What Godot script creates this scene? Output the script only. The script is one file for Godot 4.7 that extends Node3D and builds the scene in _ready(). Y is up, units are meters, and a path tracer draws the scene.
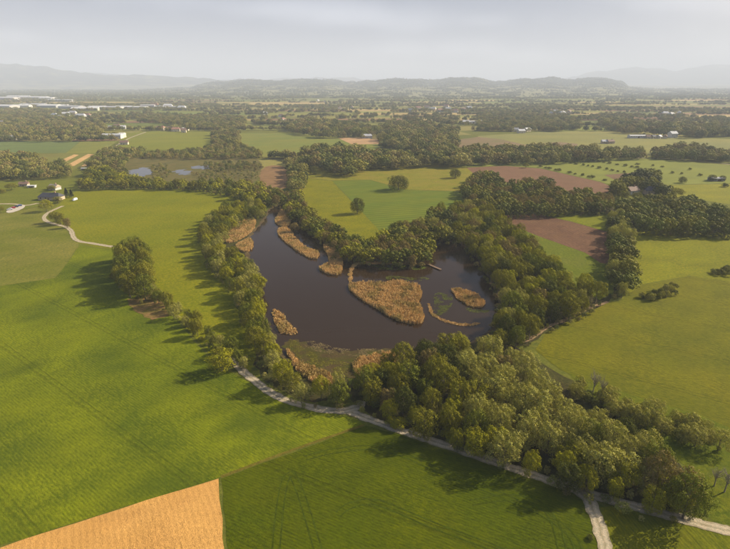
extends Node3D
# Aerial view of a reed-fringed pond between fields and woods under a hazy spring sky.
# All positions are metres on the ground: x to the right, -z away from the drone.

const FIELDS := [
	["meadow", "olive green meadow between the winding track and the west bank trees", [0.17, 0.18, 0.01], [0.14, 0.16, 0.01], "grass", 0.2, 40, [-263.4, -409.2, -277.1, -451.3, -290, -497, -229.3, -507.2, -121.1, -502.1, -111.9, -399, -102.9, -328.9, -63.9, -246.8, -43.1, -185.6, -42.7, -160.7, -58.2, -169.4, -92.3, -215.3, -120.5, -261.7, -162.1, -308.9, -177.3, -313.2, -193.2, -322, -213.3, -348.8]],
	["field", "dull green grass field left of the winding track", [0.12, 0.14, 0.02], [0.17, 0.17, 0.04], "grass", 0.64, 30, [-399.4, -376.8, -300.5, -402.3, -282.8, -427.4, -262.6, -402.3, -254.5, -386, -239.2, -370.9, -223.7, -359.5, -203.6, -333.7, -191.3, -319.8, -174.3, -269.7, -171, -257, -193.4, -245.4, -275.1, -232]],
	["crop_field", "bright yellow-green crop field filling the left foreground", [0.14, 0.17, 0.01], [0.07, 0.1, 0.01], "rows", 0.64, 26, [-306.8, -224.6, -193.4, -245.4, -171, -257, -174.7, -271.4, -190, -318.6, -174.2, -311, -159.9, -306.8, -119.2, -258.6, -95.5, -217.5, -58.5, -167.9, -43.4, -155.3, -33.7, -147.8, -21.5, -139.2, -11.4, -135.9, -4.2, -133.8, 0.3, -129.8, -21.9, -117.9, -39.7, -107.2, -61.8, -96.9, -84.5, -85.8, -94.4, -80.7, -165.9, -99.5]],
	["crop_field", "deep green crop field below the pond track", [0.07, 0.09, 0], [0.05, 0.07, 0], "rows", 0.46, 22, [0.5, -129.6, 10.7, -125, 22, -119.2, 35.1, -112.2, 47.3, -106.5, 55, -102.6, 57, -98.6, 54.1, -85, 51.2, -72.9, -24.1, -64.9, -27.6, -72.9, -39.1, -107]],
	["stubble_field", "tan bare stubble field in the lower left corner", [0.53, 0.32, 0.12], [0.46, 0.27, 0.1], "stubble", 1.06, 12, [-94.2, -80.4, -84.4, -85.6, -61.7, -96.6, -39.7, -107, -35.1, -93.2, -28.4, -72.9, -24.8, -63.1, -97.4, -63.1]],
	["crop_field", "green field wedge in the lower right corner below the track", [0.1, 0.12, 0.01], [0.12, 0.13, 0.01], "rows", 1.42, 15, [59.6, -96.9, 62.8, -97.9, 68.6, -95.4, 78.7, -91.4, 88.4, -88, 98.8, -83.5, 83.7, -64.9, 49.8, -64.9, 54.9, -82.2]],
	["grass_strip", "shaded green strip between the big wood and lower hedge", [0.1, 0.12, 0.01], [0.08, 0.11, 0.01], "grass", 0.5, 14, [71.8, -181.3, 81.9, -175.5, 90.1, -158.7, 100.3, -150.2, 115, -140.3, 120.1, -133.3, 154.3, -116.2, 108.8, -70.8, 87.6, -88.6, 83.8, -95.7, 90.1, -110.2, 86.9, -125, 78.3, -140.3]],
	["meadow", "wide olive meadow on the right-hand side beyond the hedges", [0.13, 0.13, 0.01], [0.1, 0.11, 0.01], "rows", 0.56, 28, [68.4, -177.2, 77.8, -191.9, 96, -206.6, 118.7, -223.4, 127.3, -227, 146.4, -246.8, 181.1, -260.1, 197.3, -251.1, 265.1, -227, 148.3, -110.2, 113.5, -128.3, 108.3, -134.9, 93.7, -144.3, 83.5, -152.1, 73, -162.1]],
	["meadow", "yellow-green meadow beside the north-south tree line", [0.17, 0.18, 0.01], [0.14, 0.15, 0.01], "grass", 0.3, 30, [127.3, -227, 153.6, -269.7, 180.4, -328.9, 194.4, -351.4, 203, -356.8, 264, -343.6, 367, -328.9, 265.1, -227, 197.3, -251.1, 181.1, -260.1, 146.7, -247.3]],
	["field", "green triangle of grass beside the ploughed field and woods", [0.1, 0.13, 0.01], [0.12, 0.14, 0.02], "grass", 0.8, 18, [115.2, -359.5, 122.4, -336.1, 139.3, -300.7, 140.5, -281.8, 145.2, -276.5, 128.1, -237.2, 116.4, -227, 109.1, -246.8, 102.2, -283.6]],
	["ploughed_field", "brown ploughed field behind the east bank wood", [0.15, 0.09, 0.06], [0.12, 0.07, 0.05], "plough", 1.11, 14, [101.3, -395.7, 143.5, -400.7, 160.5, -376.8, 176.7, -346.2, 146.4, -276.5, 140.8, -282.5, 139.6, -301.5, 122.7, -337.1, 112.3, -362.3]],
	["field", "small bright green field above the brown ploughed field", [0.15, 0.17, 0.01], [0.13, 0.15, 0.01], "grass", 0.1, 20, [144, -401, 181.2, -423.7, 205, -402.3, 180.3, -346.2, 172.7, -355.2, 161.4, -378]],
	["ploughed_field", "long brown ploughed field between orchard and woods", [0.18, 0.11, 0.08], [0.16, 0.1, 0.07], "plough", 0.97, 22, [118.5, -643.5, 182.7, -660.2, 221.6, -639.5, 256.6, -546.2, 257.4, -502.1, 213.1, -468.6, 188, -477.7, 164.2, -528.8, 136.6, -571]],
	["meadow", "golden green meadow sector on the pond north shore", [0.17, 0.17, 0.01], [0.14, 0.15, 0.01], "grass", 0.4, 18, [-74, -571, -36.4, -552.2, -13.8, -455.5, 14.1, -338.6, 19.6, -311, -9.6, -302.7, -32.6, -368, -60, -455.5]],
	["meadow", "striped mown meadow around the big lone tree", [0.12, 0.15, 0.02], [0.1, 0.14, 0.02], "mown", -0.27, 20, [-35.9, -552.2, 5.6, -558.3, 40.4, -502.1, 104, -492.1, 93.4, -416.3, 50.4, -376.8, 24, -328.9, 16.9, -324.3, -12.9, -455.5]],
	["meadow", "yellowish meadow patch right of the big lone tree", [0.2, 0.18, 0.03], [0.16, 0.17, 0.02], "grass", 0.2, 16, [-80.3, -643.5, 0, -660.2, 130.3, -696, 129.4, -591.1, 106.4, -494, 40.5, -504.1, 5.6, -560.8, -35.4, -554.6, -72.1, -574.3]],
	["meadow", "light green meadow north of the central tree belt", [0.14, 0.15, 0.03], [0.11, 0.14, 0.03], "grass", 0.1, 35, [-277.4, -1130.4, -142, -1130.4, -51.4, -1063, 8.9, -916.2, 31.5, -803.9, -54.3, -791.7, -155.1, -791.7, -226.7, -932.4]],
	["field", "tan bare plot beside the small white farmhouse", [0.34, 0.23, 0.13], [0.28, 0.19, 0.1], "grass", 0, 20, [-53.5, -1022.2, -10, -1032.1, 28.7, -984.4, 30.3, -916.2, -23, -908.3]],
	["field", "bluish green field below the left hillside wood", [0.09, 0.12, 0.04], [0.1, 0.14, 0.04], "grass", 0, 30, [-835.4, -966.4, -530.4, -957.7, -463.7, -791.7, -710.9, -779.9]],
	["field", "yellow-green field strip beside the striped plots", [0.14, 0.15, 0.03], [0.12, 0.14, 0.03], "grass", 0, 30, [-529.5, -957.7, -463.7, -966.4, -426.4, -842.8, -462.9, -791.7]],
	["field", "thin olive strip above the left tree group", [0.13, 0.14, 0.03], [0.12, 0.12, 0.03], "grass", 0, 30, [-705.8, -774.1, -408, -785.8, -363.1, -643.5, -362.3, -558.3, -507.8, -546.2]],
	["tilled_strip", "first straw-coloured strip from the left in the striped plots", [0.42, 0.3, 0.13], [0.36, 0.25, 0.11], "plough", 0.3, 15, [-441.7, -774.1, -431.1, -768.4, -399.7, -651.8, -413.7, -660.2]],
	["tilled_strip", "second straw-coloured strip from the left in the striped plots", [0.42, 0.3, 0.13], [0.36, 0.25, 0.11], "plough", 0.3, 15, [-423.5, -779.9, -411.4, -774.1, -379.8, -660.2, -392.6, -664.5]],
	["tilled_strip", "third straw-coloured strip from the left in the striped plots", [0.42, 0.3, 0.13], [0.36, 0.25, 0.11], "plough", 0.3, 15, [-398.3, -757.2, -396.4, -768.4, -356.3, -660.2, -367.5, -651.8]],
	["meadow", "green farmyard meadow around the three left houses", [0.13, 0.15, 0.02], [0.12, 0.14, 0.02], "grass", 0, 25, [-535.1, -552.2, -360.4, -555.2, -322.2, -558.3, -289.7, -502.1, -278.3, -453.4, -277.5, -427.4, -285.4, -428.9, -302.8, -405.8, -394.5, -379.8]],
	["meadow", "green meadow in front of the red-roofed farm", [0.14, 0.15, 0.02], [0.12, 0.14, 0.02], "grass", 0.1, 50, [-524.4, -1107.1, -489.5, -1180.2, -398.4, -1180.2, -289.8, -1154.8, -230.6, -949.1, -247, -842.8, -348.6, -829.4, -400.5, -829.4]],
	["marsh", "olive brown marsh around the two small ponds", [0.1, 0.1, 0.04], [0.14, 0.12, 0.05], "grass", 0.1, 10, [-390, -715.3, -344.5, -746.3, -245.2, -757.2, -153.1, -757.2, -112.5, -546.2, -133.8, -534.5, -237.2, -552.2, -326.9, -584.3]],
	["reed_marsh", "brown dry reed marsh patch north of the pond", [0.23, 0.15, 0.09], [0.18, 0.12, 0.07], "stubble", 0.6, 8, [-134.4, -660.2, -107, -668.8, -87, -591.1, -78.7, -502.1, -95.9, -502.1, -114.5, -534.5]],
	["field", "broad pale green field below the right-hand farms", [0.17, 0.17, 0.05], [0.14, 0.15, 0.05], "grass", 0.05, 60, [232.5, -1063, 390.1, -1154.8, 512.3, -1180.2, 565.9, -1063, 663.9, -1022.2, 802.6, -949.1, 674.6, -791.7, 582.3, -803.9, 425.1, -746.3, 349.3, -757.2, 316.2, -829.4, 183.2, -829.4]],
	["field", "narrow brownish strip in the pale green field", [0.17, 0.13, 0.07], [0.15, 0.12, 0.07], "plough", 0.05, 30, [314.7, -924.2, 359.8, -949.1, 379.9, -916.2, 355.6, -863.6, 317.6, -870.8]],
	["field", "brownish olive field left of the pale green field", [0.16, 0.12, 0.07], [0.13, 0.12, 0.05], "plough", 0.05, 30, [172, -984.4, 228.2, -1042.2, 262.7, -1003, 284.8, -885.4, 222.3, -842.8, 154, -829.4]],
	["field", "thin yellow strip above the poplar hedge", [0.26, 0.23, 0.05], [0.22, 0.21, 0.04], "grass", 0.05, 30, [128.7, -791.7, 187.9, -836.1, 282.5, -878, 316.2, -829.4, 275.2, -779.9, 122.9, -735.7]],
	["orchard_ground", "green orchard ground with rows of small trees", [0.14, 0.16, 0.03], [0.12, 0.14, 0.03], "mown", 0.2, 25, [121.9, -686.7, 249.7, -725.3, 335.3, -725.3, 395.2, -725.3, 453.8, -686.7, 482.9, -660.2, 567.7, -660.2, 475, -546.2, 358.5, -534.5, 314.7, -528.8, 265, -507.2, 257.7, -548.6, 222.9, -643.5, 183.6, -663.6, 117.8, -646.8]],
	["field", "brown bare strip beside the farm in the trees", [0.17, 0.12, 0.07], [0.15, 0.1, 0.07], "plough", 0.1, 20, [281.1, -591.1, 318.6, -605.2, 299.9, -558.3, 277.8, -540.3]],
	["field", "bright yellow-green field on the far right", [0.2, 0.2, 0.02], [0.17, 0.18, 0.02], "grass", 0.2, 25, [309.5, -523.3, 356.7, -531.6, 472.6, -543.2, 375.4, -423.7, 328.9, -431.2, 309, -455.5, 285.7, -473.1]],
	["meadow", "small green meadow left of the farm in the trees", [0.15, 0.17, 0.02], [0.13, 0.15, 0.02], "grass", 0.2, 25, [211.2, -464.2, 257.4, -502.1, 236, -473.1, 220.2, -431.2, 206.1, -431.2]],
	["bare_ground", "trampled brown ground beside the round tree clump", [0.21, 0.14, 0.07], [0.13, 0.12, 0.03], "stubble", 0.6, 3, [-118.3, -224.6, -114.6, -232, -110.1, -235.9, -105, -232, -94.1, -217.5, -89, -208.7, -97.1, -203.5, -107.5, -213]],
]
const FLOORS := [
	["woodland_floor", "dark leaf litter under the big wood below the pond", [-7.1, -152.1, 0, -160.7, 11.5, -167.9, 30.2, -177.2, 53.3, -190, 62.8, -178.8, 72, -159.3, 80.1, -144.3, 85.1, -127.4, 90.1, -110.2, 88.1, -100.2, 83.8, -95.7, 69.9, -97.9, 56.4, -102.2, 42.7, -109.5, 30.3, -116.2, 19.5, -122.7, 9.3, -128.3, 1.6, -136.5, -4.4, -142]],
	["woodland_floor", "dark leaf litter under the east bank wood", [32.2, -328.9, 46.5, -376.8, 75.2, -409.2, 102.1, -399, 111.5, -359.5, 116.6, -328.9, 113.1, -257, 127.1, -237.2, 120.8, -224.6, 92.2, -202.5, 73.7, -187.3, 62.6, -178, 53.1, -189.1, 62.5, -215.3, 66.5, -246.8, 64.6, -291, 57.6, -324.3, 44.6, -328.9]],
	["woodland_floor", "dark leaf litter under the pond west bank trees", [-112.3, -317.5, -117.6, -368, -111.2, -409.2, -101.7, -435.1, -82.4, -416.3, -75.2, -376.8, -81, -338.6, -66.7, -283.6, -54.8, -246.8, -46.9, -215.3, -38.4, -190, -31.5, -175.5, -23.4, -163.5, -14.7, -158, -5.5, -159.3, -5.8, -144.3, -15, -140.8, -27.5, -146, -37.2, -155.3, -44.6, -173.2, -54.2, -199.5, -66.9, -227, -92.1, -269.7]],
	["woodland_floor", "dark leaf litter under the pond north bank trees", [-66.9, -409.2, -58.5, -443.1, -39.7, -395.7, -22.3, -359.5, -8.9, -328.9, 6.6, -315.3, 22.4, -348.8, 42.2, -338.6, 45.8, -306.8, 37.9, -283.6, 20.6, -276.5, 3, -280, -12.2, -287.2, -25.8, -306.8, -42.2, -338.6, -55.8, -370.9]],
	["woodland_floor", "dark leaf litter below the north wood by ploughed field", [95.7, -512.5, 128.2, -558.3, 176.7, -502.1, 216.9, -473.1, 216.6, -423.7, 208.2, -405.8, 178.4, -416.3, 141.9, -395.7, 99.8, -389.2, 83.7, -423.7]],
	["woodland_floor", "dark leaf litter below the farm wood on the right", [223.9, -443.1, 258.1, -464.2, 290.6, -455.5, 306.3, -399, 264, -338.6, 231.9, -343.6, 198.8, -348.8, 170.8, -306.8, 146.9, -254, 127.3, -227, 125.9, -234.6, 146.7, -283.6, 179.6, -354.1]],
]
const POND := [-81.2, -420.2, -77.9, -381.9, -81.5, -338.3, -70.9, -289.3, -59.2, -252.8, -49.7, -218.5, -44.1, -199.8, -34.8, -178.1, -25.7, -164.7, -13.9, -157.7, -5.1, -160.1, 8.9, -164.7, 14.2, -168.9, 28.7, -175.7, 44.4, -184.4, 56.6, -195.6, 65.9, -218.5, 67.6, -252.8, 68.9, -290.9, 63.7, -325.7, 46.8, -334, 34, -297.7, 25.1, -289.3, 6.4, -292.6, -7.3, -301.2, -19.9, -327.8, -37, -356.5, -49.6, -393, -63.5, -433.4, -74.7, -438.6]
const SHALLOWS := [-33.7, -182.9, -29.7, -186.7, -24.7, -182.9, -13.4, -175.7, -4.6, -175.7, 4.2, -178.5, 13.8, -175.7, 15.9, -168.9, 7.1, -160.7, -5, -156.6, -12.3, -158.3, -25, -163.8, -31.6, -174.6]
const PONDLETS := [
	["small bright pool left of the pair beyond the meadow", [-285, -605.2, -292.5, -639.5, -280.7, -647.6, -260.8, -620, -251.7, -591.1, -260.3, -580.9, -274.5, -584.3]],
	["small bright pool right of the pair beyond the meadow", [-233.5, -612.6, -236.6, -631.6, -224.1, -635.5, -209.2, -608.9, -207, -591.1, -217.6, -594.6]],
	["thin sliver of marsh water right of the bright pools", [-228.4, -660.2, -210.1, -664.5, -191.1, -643.5, -201.5, -631.6, -217.8, -639.5]],
]
const REEDS := [
	["tan reed bank at the pond north-west corner", 1.6, 1, [-101.9, -336.2, -101.6, -356.5, -98.4, -373.9, -86.6, -387.4, -80.9, -356.5, -84.5, -329.8, -92.3, -317.8]],
	["small tan reed bank just below the north-west one", 1.6, 1, [-86.1, -314, -82.8, -327.8, -77.3, -329.8, -72.8, -311.1, -74.9, -297.7]],
	["short tan reed islet at the pond narrow northern tip", 1.6, 1, [-70.3, -373.9, -71, -398.7, -71, -417, -63.7, -407.7, -55.1, -366.3, -61.6, -361.3]],
	["long curved tan reed spit in the northern pond arm", 1.6, 1, [-64.6, -351.8, -62.1, -360.1, -56.1, -356.5, -46, -325.7, -39.1, -312.1, -30.3, -302.9, -28.4, -294.3, -29.9, -286.8, -36.9, -292.6, -46.8, -309.3, -58.3, -331.9]],
	["hooked reed islet with a green bush on it", 1.7, 1, [-28.4, -314, -24.1, -318.8, -19.3, -306.5, -14, -289.3, -13.1, -273.6, -13.6, -262.2, -19.1, -260.1, -26.3, -269.2, -26.3, -275.1, -20.9, -279.7, -23.2, -297.7]],
	["largest tan reed island in the middle of the pond", 1.8, 1, [-8.7, -245.2, -3.8, -249, 7.9, -248.3, 17.5, -251.5, 27, -246.5, 29.5, -239.2, 28.2, -231.8, 25.8, -224.7, 26.9, -215.5, 27.2, -206.9, 25.3, -200.2, 20.2, -199.4, 14.6, -203.3, 7.9, -212.6, 0.8, -222.6, -5.9, -233.4, -8.8, -240.4]],
	["thin reed line curving round the green algae shallows", 0.7, 1, [-9, -249, -9.2, -270.7, -6.9, -279.7, -3, -284.4, 16.7, -282.8, 32.4, -281.2, 32, -278.2, 16.5, -278.9, -2.7, -279.7, -5.8, -275.9, -7.4, -269.2, -7.4, -249]],
	["tan reed islet in the eastern pond shallows", 1.4, 1, [44.2, -240.4, 48.3, -240.4, 53.4, -238.6, 57.9, -230.1, 58.6, -221.6, 55, -216.5, 49.7, -219.5, 46.2, -225.8]],
	["thin sunken reed arc enclosing the eastern shallows", 0.5, 1, [30.3, -221.6, 31.4, -221.6, 31.7, -213.6, 33, -207.9, 37.4, -202.9, 43.6, -199.8, 51.8, -201.6, 51.4, -199.8, 43.2, -197.7, 36.4, -201.1, 31.7, -206.9, 30.1, -214.5]],
	["ragged brown reed patch off the west bank", 1.2, 0.6, [-44.4, -212.6, -42.5, -215.5, -39, -211.6, -34.6, -201.6, -29.3, -193.5, -29.8, -189, -33.9, -191.4, -36.1, -190.6, -39.8, -199.8]],
	["bright tan reed ridge at the southern marsh corner", 1.5, 1, [-32.2, -177.1, -30.2, -175.7, -26.1, -167.9, -21.4, -165, -15.7, -161.3, -11.3, -157.1, -10.4, -153.7, -14.3, -150.4, -18, -153.7, -22.9, -158.3, -27.9, -166.3]],
	["brown reed bed on the south shore by the wood", 1.5, 0.8, [-5.3, -166.3, -0.7, -171.5, 6.7, -174.3, 12.8, -174.3, 11.7, -166.3, 5.5, -160.1, -0.7, -156.6, -4, -160.1]],
]
const WEEDS := [
	["green algae patch along the northern shallows", [0.07, 0.09, 0.01], [3.5, -278.9, 11.3, -276.6, 32, -278.2, 36.7, -273.6, 32.4, -269.2, 13.5, -269.2, 4.7, -272.1]],
	["green algae patch in front of the big reed island", [0.07, 0.08, 0.01], [10.6, -258.1, 15.6, -260.8, 25, -256.7, 36.1, -258.1, 34.2, -252.8, 22.2, -251.5, 12.8, -252.8]],
	["green weed patch in the eastern shallows", [0.06, 0.07, 0.01], [34.2, -233.4, 38.7, -236.9, 44, -233.4, 43.2, -223.6, 39.1, -213.6, 34, -207.9, 31.7, -213.6, 34, -221.6]],
	["narrow green weed fringe below the eastern reed islet", [0.06, 0.07, 0.01], [47, -218.5, 54.6, -214.5, 59.8, -215.5, 55.8, -210.7, 49, -212.6]],
	["olive marsh plants on the southern shallows", [0.09, 0.08, 0.01], [-32.9, -184.4, -29.5, -186.7, -25.6, -178.5, -19.8, -173.6, -13, -169.5, -5.3, -166.3, -4.3, -160.1, -7.4, -156.6, -12.5, -161.3, -19, -165, -25.7, -170.2]],
	["dull brown weed mat near the south shore", [0.12, 0.09, 0.04], [-26.1, -182.9, -20.9, -185.2, -16.4, -181.4, -8.2, -177.1, 3.3, -178.5, 9.4, -175.7, 5.8, -172.9, -4.5, -171.5, -13.2, -173.6, -21.3, -176.4]],
]
const TRACKS := [
	["pale gravel track curving below the pond to the lower right", 3.3, [-54.7, -172.4, -49.1, -165.7, -43.9, -159.3, -39.1, -154, -33.8, -148.4, -27.1, -143.1, -19.9, -139.7, -12.1, -137.3, -5.6, -136.7, 0.3, -133.3, 7.8, -128.8, 16.7, -124.1, 25.1, -119.6, 33, -115.4, 41.7, -110.6, 49.9, -106.1, 56.5, -102.6, 60.9, -100.5, 69.4, -96.9, 79.6, -92.9, 88.2, -89.4, 99.9, -84.8], [1, 1, 1], "track"],
	["short pale gravel spur turning toward the pond trees", 3.2, [-7.5, -137, -4.3, -138.1, -2, -139.7, -1, -142.5], [1, 1, 1], "track"],
	["pale gravel branch track running off the bottom edge", 3.4, [56, -102.6, 57.4, -99.5, 57.3, -95.7, 56.4, -90.3, 55.1, -83.2, 52.9, -72.9], [1, 1, 1], "track"],
	["winding pale track from the farmhouses to the tree clump", 3.2, [-264.9, -431.2, -264.5, -420, -263, -405.8, -256.4, -389.2, -245.8, -376.8, -233, -368, -223.8, -362.3, -214, -351.4, -202.2, -333.7, -193.6, -325.4, -183.2, -320.9, -165.4, -313.2], [1, 1, 1], "track"],
	["pale farm drive along the left edge of frame", 3.4, [-418.6, -423.7, -325.5, -439.1, -300.3, -433.2, -292.8, -441, -284.5, -439.1], [1, 1, 1], "track"],
	["tan dirt track emerging from the east bank wood", 1.9, [64, -183, 70.4, -187.3, 80.6, -197.5, 90.7, -204.5, 104.2, -215.3, 119.3, -224.6], [0.7, 0.58, 0.46], "track"],
	["pale farm road running to the barn", 3.6, [-390.9, -757.2, -423, -856.6, -442.6, -932.4, -465.7, -1022.2, -488.2, -1154.8], [1, 1, 1], "track"],
	["grey lane crossing the right-hand fields", 3.4, [391.9, -735.7, 446.5, -720.3, 488.8, -668.8, 535.1, -620], [1, 1, 1], "track"],
	["first wheel line of the loop turned in the deep green field", 0.38, [-21.1, -78.5, -21.4, -85, -22.4, -97.9, -22.4, -106.5, -21.2, -109.1, -19.3, -109.1, -16, -102.2, -9.9, -85, -7.6, -77.3], [0.17, 0.28, 0.02], "wheel_mark"],
	["second wheel line of the loop turned in the deep green field", 0.38, [-19.3, -78.6, -19.6, -85.1, -20.6, -98, -20.6, -106.3, -20, -107.7, -20.7, -108, -17.7, -101.6, -11.6, -84.5, -9.3, -76.8], [0.17, 0.28, 0.02], "wheel_mark"],
	["first wheel line of the curve across the deep green field middle", 0.38, [-7.3, -95.7, -3.8, -98.6, 3.6, -99.5, 16.6, -92.6, 29.1, -86.6, 35.1, -83.2], [0.17, 0.28, 0.02], "wheel_mark"],
	["second wheel line of the curve across the deep green field middle", 0.38, [-6.1, -94.3, -3.2, -96.9, 3.1, -97.8, 15.8, -91, 28.3, -85, 34.2, -81.6], [0.17, 0.28, 0.02], "wheel_mark"],
	["first wheel line of the long upper curve below the pond track", 0.38, [-17.3, -115.8, -8.8, -118.8, 6.2, -119.6, 24.1, -108.7, 35.4, -102.2, 45, -95.7, 49.8, -88.9, 49.5, -82.2], [0.17, 0.28, 0.02], "wheel_mark"],
	["second wheel line of the long upper curve below the pond track", 0.38, [-16.7, -114.1, -8.5, -117, 5.7, -117.9, 23.2, -107.2, 34.5, -100.7, 43.8, -94.4, 48.1, -88.3, 47.7, -82.3], [0.17, 0.28, 0.02], "wheel_mark"],
	["first wheel line of the bend near the branch track", 0.38, [27, -99.5, 36.5, -101.2, 43.8, -99.9, 47.1, -93.8, 46.3, -85, 44.2, -78.5], [0.17, 0.28, 0.02], "wheel_mark"],
	["second wheel line of the bend near the branch track", 0.38, [27.3, -97.8, 36.5, -99.4, 42.8, -98.4, 45.3, -93.5, 44.5, -85.4, 42.5, -79], [0.17, 0.28, 0.02], "wheel_mark"],
	["yellowish grass margin between the two green crop fields", 1, [-0.3, -129.8, -21.9, -117.9, -39.2, -107.6], [0.46, 0.46, 0.11], "grass_margin"],
]
const CAR_PARK := [-301, -409.2, -304.6, -423.7, -304.6, -437.1, -297.4, -431.2, -292.5, -418.1, -293.4, -404]
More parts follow.
